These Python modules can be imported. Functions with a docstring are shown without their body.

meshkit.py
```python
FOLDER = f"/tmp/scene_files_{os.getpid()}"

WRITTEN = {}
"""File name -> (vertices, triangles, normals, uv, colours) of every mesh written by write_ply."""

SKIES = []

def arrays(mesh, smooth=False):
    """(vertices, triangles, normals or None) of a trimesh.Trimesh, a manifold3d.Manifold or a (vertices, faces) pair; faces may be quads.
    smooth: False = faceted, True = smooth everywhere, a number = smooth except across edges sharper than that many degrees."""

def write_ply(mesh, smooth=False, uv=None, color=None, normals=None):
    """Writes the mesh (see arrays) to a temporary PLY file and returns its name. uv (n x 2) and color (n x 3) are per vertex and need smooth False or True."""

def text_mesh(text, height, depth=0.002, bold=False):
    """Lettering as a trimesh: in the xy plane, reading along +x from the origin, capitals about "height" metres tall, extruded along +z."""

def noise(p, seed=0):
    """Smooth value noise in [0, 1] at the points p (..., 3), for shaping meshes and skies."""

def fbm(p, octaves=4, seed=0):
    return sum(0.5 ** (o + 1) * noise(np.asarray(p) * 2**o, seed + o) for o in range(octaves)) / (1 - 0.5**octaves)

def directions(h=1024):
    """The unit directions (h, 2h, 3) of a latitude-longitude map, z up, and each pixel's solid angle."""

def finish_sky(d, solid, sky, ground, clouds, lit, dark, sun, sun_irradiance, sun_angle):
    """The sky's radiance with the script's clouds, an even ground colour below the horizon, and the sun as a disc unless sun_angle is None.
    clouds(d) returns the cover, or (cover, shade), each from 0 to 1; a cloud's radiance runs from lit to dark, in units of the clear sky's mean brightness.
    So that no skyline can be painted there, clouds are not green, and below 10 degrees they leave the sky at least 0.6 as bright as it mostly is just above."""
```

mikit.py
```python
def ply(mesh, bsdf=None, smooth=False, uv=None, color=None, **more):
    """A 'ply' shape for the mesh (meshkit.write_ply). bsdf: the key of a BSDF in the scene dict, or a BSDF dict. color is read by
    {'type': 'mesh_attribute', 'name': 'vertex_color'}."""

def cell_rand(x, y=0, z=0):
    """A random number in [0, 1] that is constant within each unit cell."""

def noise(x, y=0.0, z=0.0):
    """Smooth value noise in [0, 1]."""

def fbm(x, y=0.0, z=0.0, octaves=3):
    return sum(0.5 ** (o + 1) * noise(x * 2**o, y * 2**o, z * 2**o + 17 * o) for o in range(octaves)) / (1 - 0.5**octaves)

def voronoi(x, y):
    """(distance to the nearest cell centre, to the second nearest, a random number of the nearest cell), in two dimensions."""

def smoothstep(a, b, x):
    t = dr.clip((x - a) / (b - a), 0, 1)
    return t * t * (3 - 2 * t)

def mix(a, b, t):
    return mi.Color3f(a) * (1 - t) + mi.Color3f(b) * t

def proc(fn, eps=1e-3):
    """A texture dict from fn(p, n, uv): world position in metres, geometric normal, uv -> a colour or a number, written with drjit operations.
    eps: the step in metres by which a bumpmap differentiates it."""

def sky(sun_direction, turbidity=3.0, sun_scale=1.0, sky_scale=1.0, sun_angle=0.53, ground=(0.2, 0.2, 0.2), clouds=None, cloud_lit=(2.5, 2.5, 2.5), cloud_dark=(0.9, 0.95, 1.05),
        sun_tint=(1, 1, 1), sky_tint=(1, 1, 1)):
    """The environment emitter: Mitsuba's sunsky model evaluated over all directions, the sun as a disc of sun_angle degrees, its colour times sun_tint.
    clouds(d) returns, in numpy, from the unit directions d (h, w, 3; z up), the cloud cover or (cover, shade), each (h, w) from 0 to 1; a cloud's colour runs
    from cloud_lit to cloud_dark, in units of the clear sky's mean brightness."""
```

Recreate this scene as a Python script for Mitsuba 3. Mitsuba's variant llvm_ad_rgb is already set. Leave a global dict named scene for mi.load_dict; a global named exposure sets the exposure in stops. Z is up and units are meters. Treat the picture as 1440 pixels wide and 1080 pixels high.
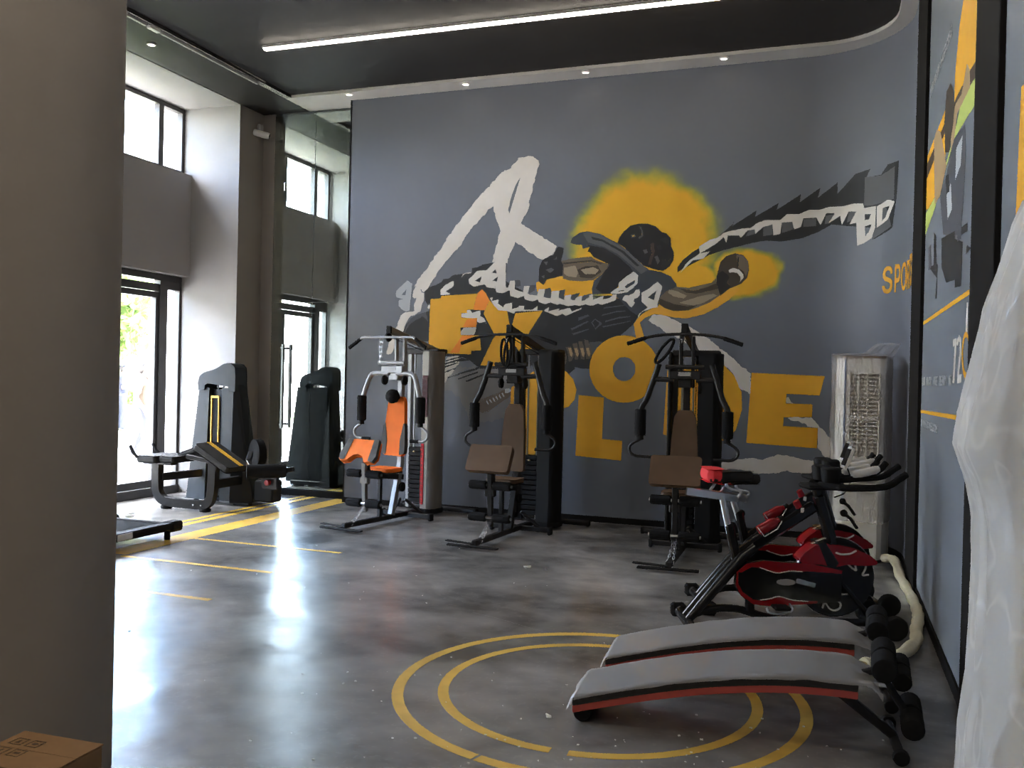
import math, random
import numpy as np, trimesh, mitsuba as mi, drjit as dr
import manifold3d as m3
from shapely.geometry import Polygon, box as sbox
import mikit, meshkit
from mikit import proc, fbm, noise, voronoi, smoothstep, mix, cell_rand

T4 = mi.ScalarTransform4f
scene, labels = {}, {}
rng = random.Random(7)
nrng = np.random.default_rng(7)

# ---------------------------------------------------------------- camera, sky, exposure
YAW, PITCH, ROLL, FPX = -0.34403, -0.0064, 0.023268, 1253.25
_f = np.array([math.sin(YAW) * math.cos(PITCH), math.cos(YAW) * math.cos(PITCH), math.sin(PITCH)])
_r = np.array([math.cos(YAW), -math.sin(YAW), 0.0])
_u = np.cross(_r, _f)
_up = -_r * math.sin(ROLL) + _u * math.cos(ROLL)
EYE = np.array([0.0, 0.0, 1.55])
scene['camera'] = {'type': 'perspective', 'fov_axis': 'x', 'fov': 2 * math.degrees(math.atan(720 / FPX)), 'near_clip': 0.05, 'far_clip': 500.0,
                   'to_world': T4().look_at(origin=EYE.tolist(), target=(EYE + _f).tolist(), up=_up.tolist())}
def cloud(d):
    n = meshkit.fbm(d * 3.0 + 5.0, 4, 3)
    return np.clip((n - 0.35) * 4, 0, 1) * 0.9
scene['sky'] = mikit.sky((0.42, -0.30, 0.86), turbidity=4.0, sun_scale=9.0, sky_scale=34.0, ground=(0.3, 0.3, 0.28), clouds=cloud, cloud_lit=(2.2, 2.2, 2.25), cloud_dark=(1.2, 1.25, 1.35))
LED_POWER, SPOT_POWER = 5.0, 4.0
exposure = 2.7

# ---------------------------------------------------------------- materials
def pr(c, rough=0.5, metal=0.0, spec=0.5, **k):
    return {'type': 'twosided', 'b': {'type': 'principled', 'base_color': c if isinstance(c, dict) else {'type': 'rgb', 'value': list(c)}, 'roughness': rough, 'metallic': metal, 'specular': spec, **k}}
def grain(c, amt=0.12, sc=9.0):
    c = mi.Color3f(*c)
    return proc(lambda p, n, uv: c * (1 - amt + 2 * amt * fbm(p.x * sc, p.y * sc, p.z * sc)))
MAT = {}
def mat(k, d):
    scene['m_' + k] = d
    MAT[k] = 'm_' + k
_wallc = (0.126, 0.136, 0.156)
def mural_wall(p, n, uv):
    w = fbm(p.x * 1.3 + 3, p.z * 1.3, p.y, octaves=4)
    base = mi.Color3f(*_wallc) * (0.94 + 0.12 * w)
    nz = (fbm(p.x * 6, p.z * 6, 2.0, octaves=4) - 0.5) * 0.22
    d1 = dr.sqrt(dr.square((p.x + 1.94) / 0.80) + dr.square((p.z - 3.03) / 0.77)) + nz
    d2 = dr.sqrt(dr.square((p.x + 0.86) / 0.37) + dr.square((p.z - 2.69) / 0.27)) + nz * 1.6
    d3 = dr.sqrt(dr.square((p.x + 1.38) / 0.26) + dr.square((p.z - 2.62) / 0.20)) + nz * 1.6
    d = dr.minimum(d1, dr.minimum(d2, d3))
    on = 1 - smoothstep(0.01, 0.03, dr.abs(p.y - 9.5))
    wash, core = (1 - smoothstep(0.90, 1.10, d)) * on, (1 - smoothstep(0.78, 1.0, d)) * on
    c = mix(base, mi.Color3f(0.30, 0.30, 0.03), wash * 0.9)
    return mix(c, mi.Color3f(0.66, 0.35, 0.026), core)
mat('mural_wall', pr(proc(mural_wall), 0.48, spec=0.25))
mat('panel_wall', pr(grain((0.135, 0.148, 0.166), 0.05, 1.5), 0.48, spec=0.3))
mat('grey_plaster', pr(grain((0.36, 0.34, 0.33), 0.05, 2.0), 0.7))
mat('column_paint', pr(grain((0.235, 0.21, 0.187), 0.05, 2.0), 0.75))
mat('white_plaster', pr(grain((0.26, 0.245, 0.23), 0.04, 2.0), 0.75))
mat('spandrel', pr(grain((0.30, 0.28, 0.27), 0.05, 2.0), 0.75))
mat('ceiling_dark', pr(grain((0.018, 0.0165, 0.015), 0.06, 1.0), 0.65, spec=0.25))
mat('soffit', pr(grain((0.46, 0.43, 0.39), 0.05, 1.0), 0.65))
mat('black_trim', pr((0.010, 0.0095, 0.009), 0.7, spec=0.06))
def floor_c(p, n, uv):
    a = fbm(p.x * 1.1, p.y * 1.1, 1.0, octaves=5)
    b = fbm(p.x * 4.0 + 9, p.y * 5.0, 4.0, octaves=4)
    cl = smoothstep(0.35, 0.7, fbm(p.x * 0.6 + 4, p.y * 0.6, 7.0, octaves=3))
    sp = smoothstep(0.80, 0.86, noise(p.x * 55, p.y * 55, 3.0)) * 0.10
    st = fbm(p.x * 2.0 + 3 * fbm(p.y * 1.5, p.x, 2.0), p.y * 2.6 + 2 * fbm(p.x * 2.0, p.y, 5.0), 8.0, octaves=4)
    v = 0.072 + 0.17 * a * a + 0.14 * (b - 0.5) + 0.17 * (st - 0.5) + 0.05 * cl + sp * 0.15
    v = dr.clip(v, 0.05, 0.3)
    crack = dr.abs(p.y + 0.42 * p.x - 4.55 + 0.02 * noise(p.x * 5, 1.0))
    v = dr.select((crack < 0.003) & (p.x < -0.4) & (p.x > -2.2), v + 0.05, v)
    return mi.Color3f(1.0, 0.955, 0.90) * v
def floor_r(p, n, uv):
    return 0.15 + 0.22 * fbm(p.x * 2.0, p.y * 2.6, 11.0, octaves=4)
def floor_b(p, n, uv):
    return fbm(p.x * 3.0, p.y * 3.0, 5.0, octaves=3)
mat('floor', {'type': 'bumpmap', 'scale': 0.006, 'arbitrary': proc(floor_b, 0.01), 'b': pr(proc(floor_c), proc(floor_r), spec=1.0, clearcoat=0.7, clearcoat_gloss=0.75)})
mat('line_yellow', pr(grain((0.60, 0.38, 0.07), 0.10, 14.0), 0.33, spec=0.6))
mat('mirror', {'type': 'conductor', 'material': 'none', 'specular_reflectance': {'type': 'rgb', 'value': [0.70, 0.78, 0.74]}})
mat('mirror_back', pr((0.03, 0.035, 0.035), 0.4))
mat('glass', {'type': 'thindielectric', 'int_ior': 1.5})
mat('alu_dark', pr((0.045, 0.043, 0.042), 0.4, 0.3))
mat('black_metal', pr(grain((0.014, 0.0135, 0.0135), 0.2, 30), 0.38, spec=0.28))
mat('black_satin', pr((0.009, 0.009, 0.009), 0.6, spec=0.12))
mat('black_gloss', pr((0.006, 0.006, 0.0065), 0.18, spec=0.4))
mat('foam', pr(grain((0.009, 0.009, 0.009), 0.3, 80), 0.95, spec=0.15))
mat('brown_vinyl', pr(grain((0.105, 0.063, 0.037), 0.12, 12), 0.5, spec=0.2))
mat('orange_vinyl', pr(grain((0.80, 0.17, 0.022), 0.06, 12), 0.55, spec=0.15))
mat('grey_vinyl', pr(grain((0.060, 0.054, 0.049), 0.1, 14), 0.6, spec=0.2))
mat('silver', pr((0.27, 0.27, 0.27), 0.4, 0.4))
mat('silver_shell', pr(grain((0.17, 0.158, 0.14), 0.05, 5), 0.45, 0.15, spec=0.3))
mat('chrome', pr((0.75, 0.75, 0.76), 0.15, 1.0))
mat('steel_rod', pr((0.55, 0.55, 0.55), 0.2, 1.0))
mat('red_gloss', pr((0.22, 0.006, 0.009), 0.22, spec=0.5))
mat('red_pad', pr((0.70, 0.045, 0.05), 0.6, spec=0.2))
mat('red_edge', pr(grain((0.36, 0.055, 0.04), 0.1, 25), 0.5))
mat('maroon', pr((0.045, 0.014, 0.017), 0.6, spec=0.08))
mat('red_print', pr((0.36, 0.014, 0.02), 0.6, spec=0.08))
mat('white_plastic', pr((0.72, 0.70, 0.67), 0.4))
mat('grey_plastic', pr((0.33, 0.32, 0.31), 0.45))
mat('shell_grey', pr(grain((0.026, 0.031, 0.035), 0.06, 6), 0.5, spec=0.3))
mat('shell_black', pr((0.012, 0.0135, 0.015), 0.45, spec=0.3))
mat('yellow_trim', pr((0.62, 0.34, 0.035), 0.4))
mat('pad_black', pr(grain((0.018, 0.017, 0.016), 0.15, 25), 0.65, spec=0.25))
mat('ac_white', pr((0.70, 0.66, 0.60), 0.4))
mat('ac_dark', pr((0.06, 0.058, 0.055), 0.6))
mat('blue_tape', pr((0.08, 0.13, 0.26), 0.5))
def filmc(p, n, uv):
    w = dr.abs(fbm(p.x * 9 + 2 * fbm(p.z * 4, p.y * 4), p.y * 9, p.z * 5, octaves=3) - 0.5) * 2
    return mi.Color3f(0.93, 0.91, 0.88) * (1 - 0.12 * smoothstep(0.0, 0.12, w))
def film(w, k): return {'type': 'blendbsdf', 'weight': w, 'a': {'type': 'thindielectric', 'int_ior': 1.22}, 'b': {'type': 'principledthin', 'base_color': k, 'roughness': 0.35, 'spec_trans': 0.0, 'diff_trans': 0.7, 'eta': 1.4}}
mat('film', film(0.07, proc(filmc)))
mat('film_dense', film(0.62, proc(filmc)))
def filmb(p, n, uv): return fbm(p.x * 22, p.y * 22, p.z * 9, octaves=3)
mat('film_clear', {'type': 'bumpmap', 'scale': 0.01, 'arbitrary': proc(filmb, 0.003), 'b': {'type': 'principledthin', 'base_color': {'type': 'rgb', 'value': [0.92, 0.90, 0.87]}, 'roughness': 0.25, 'spec_trans': 0.80, 'diff_trans': 0.5, 'eta': 1.45}})
mat('film_clear', film(0.30, {'type': 'rgb', 'value': [0.92, 0.90, 0.87]}))
mat('hose', pr(grain((0.66, 0.60, 0.44), 0.10, 30), 0.8))
mat('brass', pr((0.6, 0.5, 0.3), 0.25, 1.0))
mat('cardboard', pr(grain((0.205, 0.115, 0.052), 0.12, 18), 0.85))
mat('ink', pr((0.075, 0.045, 0.025), 0.8))
mat('scrap', pr((0.75, 0.74, 0.72), 0.7))
mat('paver', pr(grain((0.52, 0.50, 0.47), 0.08, 2.0), 0.8))
mat('lawn', pr(grain((0.11, 0.15, 0.06), 0.3, 6.0), 0.9))
mat('facade', pr(grain((0.22, 0.215, 0.21), 0.06, 2.0), 0.8))
mat('bark', pr(grain((0.20, 0.15, 0.11), 0.25, 20), 0.9))
mat('leaf', {'type': 'principledthin', 'base_color': proc(lambda p, n, uv: mix(mi.Color3f(0.12, 0.20, 0.06), mi.Color3f(0.22, 0.29, 0.10), noise(p.x * 3, p.y * 3, p.z * 3))), 'roughness': 0.5, 'diff_trans': 0.9})
mat('skin', pr((0.16, 0.10, 0.07), 0.5)); mat('tan_cloth', pr((0.085, 0.06, 0.036), 0.8)); mat('grey_cloth', pr((0.036, 0.036, 0.042), 0.8)); mat('dark_cloth', pr((0.012, 0.014, 0.03), 0.8)); mat('white_cloth', pr((0.7, 0.7, 0.7), 0.8)); mat('hair', pr((0.02, 0.016, 0.014), 0.6)); mat('shoe', pr((0.05, 0.05, 0.05), 0.5)); mat('red_cloth', pr((0.40, 0.015, 0.02), 0.8))
PAINT = dict(white=(0.58, 0.535, 0.475), cream=(0.42, 0.38, 0.33), pale=(0.36, 0.37, 0.38), grey=(0.165, 0.16, 0.155), orange_yellow=(0.68, 0.34, 0.04), yellow=(0.66, 0.325, 0.026), orange=(0.72, 0.22, 0.03), charcoal=(0.021, 0.0215, 0.022), slate=(0.062, 0.065, 0.074), ash=(0.085, 0.086, 0.088), bronze=(0.085, 0.068, 0.052), tan=(0.34, 0.23, 0.12), olive=(0.22, 0.21, 0.05), leather=(0.13, 0.10, 0.075), navy=(0.042, 0.047, 0.055), black=(0.016, 0.015, 0.016), brown=(0.055, 0.033, 0.024), skin=(0.125, 0.098, 0.068), skin_light=(0.29, 0.235, 0.165), umber=(0.045, 0.034, 0.025), green=(0.42, 0.48, 0.12))
for _k, _c in PAINT.items():
    mat('paint_' + _k, pr(grain(_c, 0.05, 7.0), 0.55, spec=0.25))
mat('led', {'type': 'diffuse', 'reflectance': {'type': 'rgb', 'value': [0.8, 0.8, 0.8]}})

# ---------------------------------------------------------------- mesh helpers
I4 = np.eye(4)
def RT(x=0, y=0, z=0, deg=0, s=1.0):
    a = math.radians(deg)
    m = np.eye(4); m[:3, :3] = np.array([[math.cos(a), -math.sin(a), 0], [math.sin(a), math.cos(a), 0], [0, 0, 1]]) * s; m[:3, 3] = (x, y, z)
    return m
def nk(k):
    if k not in scene and not any(q.startswith(k + '__') for q in scene) and k not in labels: return k
    i = 1
    while True:
        q = f'{k}_{i:03d}'
        if q not in scene and q not in labels and not any(w.startswith(q + '__') for w in scene): return q
        i += 1
_used = {}
def put(key, mesh, m, smooth=35, M=None, **kw):
    """One entry; a key that is taken gets the next number (parents never carry an own number here unless given)."""
    if key in scene:
        i = _used.get(key, 0) + 1
        while f'{key}_{i:03d}' in scene: i += 1
        _used[key] = i; key = f'{key}_{i:03d}'
    if isinstance(mesh, list): mesh = trimesh.util.concatenate(mesh)
    if M is not None: mesh = mesh.copy(); mesh.apply_transform(M)
    scene[key] = mikit.ply(mesh, MAT[m] if isinstance(m, str) else m, smooth=smooth, **kw)
    return key
def tag(k, label=None, cat=None, group=None, kind=None):
    d = labels.setdefault(k, {})
    for a, b in (('label', label), ('category', cat), ('group', group), ('kind', kind)):
        if b: d[a] = b
def box(x0, x1, y0, y1, z0, z1, b=0.0):
    lo, hi = np.minimum([x0, y0, z0], [x1, y1, z1]), np.maximum([x0, y0, z0], [x1, y1, z1])
    b = min(b, 0.49 * float((hi - lo).min()))
    if b <= 0:
        return trimesh.creation.box(bounds=[lo, hi])
    v = []
    for k in range(3):
        for sx in (0, 1):
            for sy in (0, 1):
                for sz in (0, 1):
                    s = (sx, sy, sz); p = [lo[i] if not s[i] else hi[i] for i in range(3)]
                    for i in range(3):
                        if i != k: p[i] += b if not s[i] else -b
                    v.append(p)
    return trimesh.convex.convex_hull(np.array(v))
def frame_of(d):
    d = d / np.linalg.norm(d)
    u = np.array([0, 0, 1.0]) if abs(d[2]) < 0.95 else np.array([0, 1.0, 0])
    s = np.cross(d, u); s /= np.linalg.norm(s)
    return d, s, np.cross(s, d)
def bar(p0, p1, w, h, b=0.006):
    """square tube from p0 to p1, w wide sideways, h high"""
    p0, p1 = np.array(p0, float), np.array(p1, float)
    d, s, u = frame_of(p1 - p0); L = np.linalg.norm(p1 - p0)
    m = box(0, L, -w / 2, w / 2, -h / 2, h / 2, b)
    M = np.eye(4); M[:3, 0], M[:3, 1], M[:3, 2], M[:3, 3] = d, -s, u, p0
    m.apply_transform(M); return m
def spline(pts, n=8):
    P = np.array(pts, float); P = np.vstack([2 * P[0] - P[1], P, 2 * P[-1] - P[-2]]); out = []
    for i in range(1, len(P) - 2):
        a, b, c, d = P[i - 1:i + 3]
        for t in np.linspace(0, 1, n, endpoint=False):
            out.append(0.5 * (2 * b + (c - a) * t + (2 * a - 5 * b + 4 * c - d) * t * t + (3 * b - a - 3 * c + d) * t ** 3))
    out.append(P[-2]); return np.array(out)
def tube(path, r, n=10, closed=False):
    P = np.array(path, float); N = len(P); R = np.broadcast_to(np.asarray(r, float), (N,))
    tg = (np.roll(P, -1, 0) - np.roll(P, 1, 0)) if closed else np.gradient(P, axis=0)
    tg /= np.linalg.norm(tg, axis=1, keepdims=True) + 1e-12
    _, s, u = frame_of(tg[0]); v, ang = [], np.arange(n) * 2 * np.pi / n
    for i in range(N):
        s = s - tg[i] * (s @ tg[i]); s /= np.linalg.norm(s); u = np.cross(s, tg[i])
        v.append(P[i] + R[i] * (np.cos(ang)[:, None] * s + np.sin(ang)[:, None] * u))
    v = np.vstack(v); f = []
    for i in range(N if closed else N - 1):
        j = (i + 1) % N
        for k in range(n):
            q = (k + 1) % n
            f += [[i * n + k, i * n + q, j * n + q], [i * n + k, j * n + q, j * n + k]]
    if not closed:
        v = np.vstack([v, P[:1], P[-1:]])
        for k in range(n):
            q = (k + 1) % n
            f += [[N * n, q, k], [N * n + 1, (N - 1) * n + k, (N - 1) * n + q]]
    m = trimesh.Trimesh(v, np.array(f)[:, ::-1], process=False)
    if m.volume < 0: m.invert()
    return m
def cyl(p0, p1, r, n=18, b=0.0):
    p0, p1 = np.array(p0, float), np.array(p1, float); d = p1 - p0; L = np.linalg.norm(d)
    b = min(b, 0.45 * r, 0.3 * L)
    if b > 0:
        e = d / L
        return tube([p0, p0 + e * b * 0.3, p0 + e * b, p1 - e * b, p1 - e * b * 0.3, p1], [r - b, r - b * 0.3, r, r, r - b * 0.3, r - b], n)
    return tube([p0, p1], r, n)
def ext(poly, t0, t1, plane='xz'):
    """extrude a polygon; plane xz: polygon in (x,z), thickness along y; yz: polygon in (y,z), thickness along x; xy: along z"""
    if isinstance(poly, list): poly = Polygon(poly)
    poly = poly.buffer(0)
    m = trimesh.util.concatenate([trimesh.creation.extrude_polygon(g, t1 - t0, engine='earcut') for g in getattr(poly, 'geoms', [poly])])
    v = m.vertices.copy(); w = np.empty_like(v)
    if plane == 'xz': w[:, 0], w[:, 1], w[:, 2] = v[:, 0], v[:, 2] + t0, v[:, 1]
    elif plane == 'yz': w[:, 0], w[:, 1], w[:, 2] = v[:, 2] + t0, v[:, 0], v[:, 1]
    else: w[:, 0], w[:, 1], w[:, 2] = v[:, 0], v[:, 1], v[:, 2] + t0
    m = trimesh.Trimesh(w, m.faces, process=False)
    if m.volume < 0: m.invert()
    return m
def pad(poly, t0, t1, plane='xz', r=0.012):
    """padded cushion: extruded polygon with rounded rims (stack of inset slices)"""
    P = Polygon(poly).buffer(0) if not isinstance(poly, Polygon) else poly
    P = P.buffer(-r * 0.6).buffer(r * 0.6)
    pts0 = np.array(P.exterior.segmentize(0.03).coords)[:-1]
    cx = np.array(P.centroid.coords[0])
    lay = [(t0, r), (t0 + r * 0.3, r * 0.3), (t0 + r, 0), (t1 - r, 0), (t1 - r * 0.3, r * 0.3), (t1, r)]
    nrm = np.roll(pts0, -1, 0) - np.roll(pts0, 1, 0); nrm = np.stack([nrm[:, 1], -nrm[:, 0]], 1); nrm /= np.linalg.norm(nrm, axis=1, keepdims=True) + 1e-9
    if Polygon(pts0).exterior.is_ccw is False: nrm = -nrm
    V, n = [], len(pts0)
    for t, ins in lay:
        q = pts0 - nrm * ins
        V.append(np.column_stack([q, np.full(n, t)]))
    V = np.vstack(V); F = []
    for i in range(len(lay) - 1):
        a = np.arange(n); b = (a + 1) % n
        F += [np.stack([i * n + a, i * n + b, (i + 1) * n + b], 1), np.stack([i * n + a, (i + 1) * n + b, (i + 1) * n + a], 1)]
    for lv, fl in ((0, True), (len(lay) - 1, False)):
        pg = Polygon(V[lv * n:(lv + 1) * n, :2])
        if not pg.is_valid: pg = P
        vv, ff = trimesh.creation.triangulate_polygon(pg, engine='earcut')
        base = sum(len(x) for x in [V])
        zz = lay[lv][0]
        V = np.vstack([V, np.column_stack([vv, np.full(len(vv), zz)])])
        F.append((ff[:, ::-1] if fl else ff) + base)
    w = np.empty_like(V)
    if plane == 'xz': w[:, 0], w[:, 1], w[:, 2] = V[:, 0], V[:, 2], V[:, 1]
    elif plane == 'yz': w[:, 0], w[:, 1], w[:, 2] = V[:, 2], V[:, 0], V[:, 1]
    else: w = V
    m = trimesh.Trimesh(w, np.vstack(F), process=False); m.merge_vertices(); m.fix_normals()
    return m
def rrect(x0, x1, y0, y1, r):
    return sbox(x0 + r, y0 + r, x1 - r, y1 - r).buffer(r, quad_segs=5)
def ell(cx, cy, rx, ry, n=28, a0=0):
    return [(cx + rx * math.cos(a0 + 2 * math.pi * i / n), cy + ry * math.sin(a0 + 2 * math.pi * i / n)) for i in range(n)]
def ball(c, r, sub=2, sc=(1, 1, 1)):
    m = trimesh.creation.icosphere(subdivisions=sub, radius=r); m.apply_scale(sc); m.apply_translation(c); return m
def lathe(prof, p0=(0, 0, 0), axis=(0, 0, 1), n=24):
    m = trimesh.creation.revolve(np.array(prof, float), sections=n)
    d, s, u = frame_of(np.array(axis, float)); M = np.eye(4); M[:3, 0], M[:3, 1], M[:3, 2], M[:3, 3] = s, np.cross(d, s), d, p0
    m.apply_transform(M)
    if m.volume < 0: m.invert()
    return m
def flat(poly, fn, strip=None):
    """a painted sheet: 2-D polygon triangulated, optionally cut in strips, mapped by fn(s, z)"""
    parts = [poly]
    if strip:
        x0, _, x1, y9 = poly.bounds
        if x1 > strip[0]:
            cuts = [x0 - 1] + list(np.arange(strip[0], x1 + strip[1], strip[1])) + [x1 + 1]
            parts = [poly.intersection(sbox(a, -50, b, 50)) for a, b in zip(cuts[:-1], cuts[1:])]
    V, F, n = [], [], 0
    for q in parts:
        for g in getattr(q, 'geoms', [q]):
            if g.is_empty or g.geom_type != 'Polygon' or g.area < 1e-7: continue
            v, f = trimesh.creation.triangulate_polygon(g, engine='earcut')
            V.append(fn(v)); F.append(f + n); n += len(v)
    return trimesh.Trimesh(np.vstack(V), np.vstack(F), process=False)
def chainlinks(p0, p1, r=0.011, t=0.0025, sag=0.0):
    p0, p1 = np.array(p0, float), np.array(p1, float); L = np.linalg.norm(p1 - p0); n = max(2, int(L / (r * 2.2))); out = []
    d, s, u = frame_of(p1 - p0)
    for i in range(n):
        f = (i + 0.5) / n; c = p0 + (p1 - p0) * f - np.array([0, 0, sag * 4 * f * (1 - f)]); a = s if i % 2 else u
        ring = [c + d * r * 1.5 * math.cos(q) + a * r * 0.8 * math.sin(q) for q in np.arange(8) * math.pi / 4]
        out.append(tube(ring, t, 5, closed=True))
    return trimesh.util.concatenate(out)

# ---------------------------------------------------------------- the room
XL, XD, XR, YB, YM, HC = -6.98, -7.85, 0.63, 9.5, 9.75, 4.87   # left pillar faces, door plane, right wall, mural wall, mirror plane, soffit height
XC, YC, RC = -0.27, 8.6, 0.90                                  # centre and radius of the rounded corner
def wall_pt(s, z, off):
    """the mural wall unrolled: s runs along the flat wall, round the corner and along the right wall"""
    s = np.asarray(s, float); th = np.clip((s - XC) / RC, 0, math.pi / 2); ex = np.maximum(s - XC - RC * math.pi / 2, 0)
    x = np.where(s < XC, s, XC + (RC - off) * np.sin(th)); y = np.where(s < XC, YB - off, YC + (RC - off) * np.cos(th) - ex)
    return np.stack([x, y, np.broadcast_to(z, s.shape)], -1)
def S(key, mesh, m, smooth=False, **k):
    key = put(key, mesh, m, smooth, **k); tag(key, kind='structure'); return key
YR0 = -4.0
S('floor', box(XD - 0.05, XR + 0.3, YR0, 10.05, -0.12, 0.0), 'floor')
# mural wall with the rounded corner, one sheet of real thickness
ss = np.concatenate([[-5.54, -3.0], np.linspace(XC, XC + RC * math.pi / 2, 25), [XC + RC * math.pi / 2 + 0.62]])
inn, o_ = wall_pt(ss, 0.0, 0.0)[:, :2], [(XR + 0.25, 7.98), (XR + 0.25, 10.0), (-5.54, 10.0)]
S('wall_back', ext([tuple(p) for p in inn] + o_, 0, 5.2, 'xy'), 'mural_wall', smooth=30)
S('wall_back_left', [box(-8.2, -6.80, YM, 10.0, 0, 5.2), box(-6.80, -5.54, YM + 0.03, 10.0, 0, 5.2)], 'column_paint')
S('wall_right', [box(XR, XR + 0.25, YR0, 7.98, 0, 5.2)], 'panel_wall')
S('wall_rear', box(XD - 0.3, XR + 0.25, YR0 - 0.2, YR0, 0, 5.2), 'grey_plaster')
bb = wall_pt(np.concatenate([[-5.54], np.linspace(XC, XC + RC * math.pi / 2, 25), [XC + RC * math.pi / 2 + 0.62]]), 0, 0.0)[:, :2]
bi = wall_pt(np.concatenate([[-5.54], np.linspace(XC, XC + RC * math.pi / 2, 25), [XC + RC * math.pi / 2 + 0.62]]), 0, 0.012)[:, :2]
S('baseboard_back', ext([tuple(p) for p in bi] + [tuple(p) for p in bb[::-1]], 0, 0.062, 'xy'), 'black_trim', smooth=30)
S('baseboard_right', box(XR - 0.014, XR, 4.67, 7.2, 0, 0.075), 'black_trim')
S('baseboard_right', box(XR - 0.014, XR, YR0, 4.03, 0, 0.075), 'black_trim')
S('trim_1', box(XR - 0.03, XR, 7.2, 7.98, 0, HC, 0.004), 'black_trim')
S('trim_2', box(XR - 0.03, XR, 4.03, 4.67, 0, HC, 0.004), 'black_trim')
# ceiling: soffit ring (rounded at the back right) and the dark tray above it
def arc(cx, cy, r, a0, a1, n=16): return [(cx + r * math.cos(a), cy + r * math.sin(a)) for a in np.linspace(a0, a1, n)]
tray = Polygon([(-6.22, -3.2), (0.49, -3.2)] + arc(-0.13, 8.60, 0.62, 0, math.pi / 2) + [(-6.22, 9.22)])
S('ceiling_soffit', ext(sbox(XL, YR0, XR, YM + 0.02).difference(tray).intersection(sbox(-6.3, -9, 9, 99)), HC, 5.2, 'xy'), 'soffit', smooth=30)
S('ceiling_soffit_left', ext(sbox(XL + 0.0, YR0, -6.3, YM + 0.02).union(sbox(-6.31, -3.2, -6.22, 9.22)), HC, 5.2, 'xy'), 'ceiling_dark')
S('ceiling', box(-6.3, XR, -3.4, 9.4, 4.905, 5.2), 'ceiling_dark')
S('roof', box(XD - 0.55, XR + 0.3, YR0 - 0.2, 10.1, 5.2, 5.45), 'facade')
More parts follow.
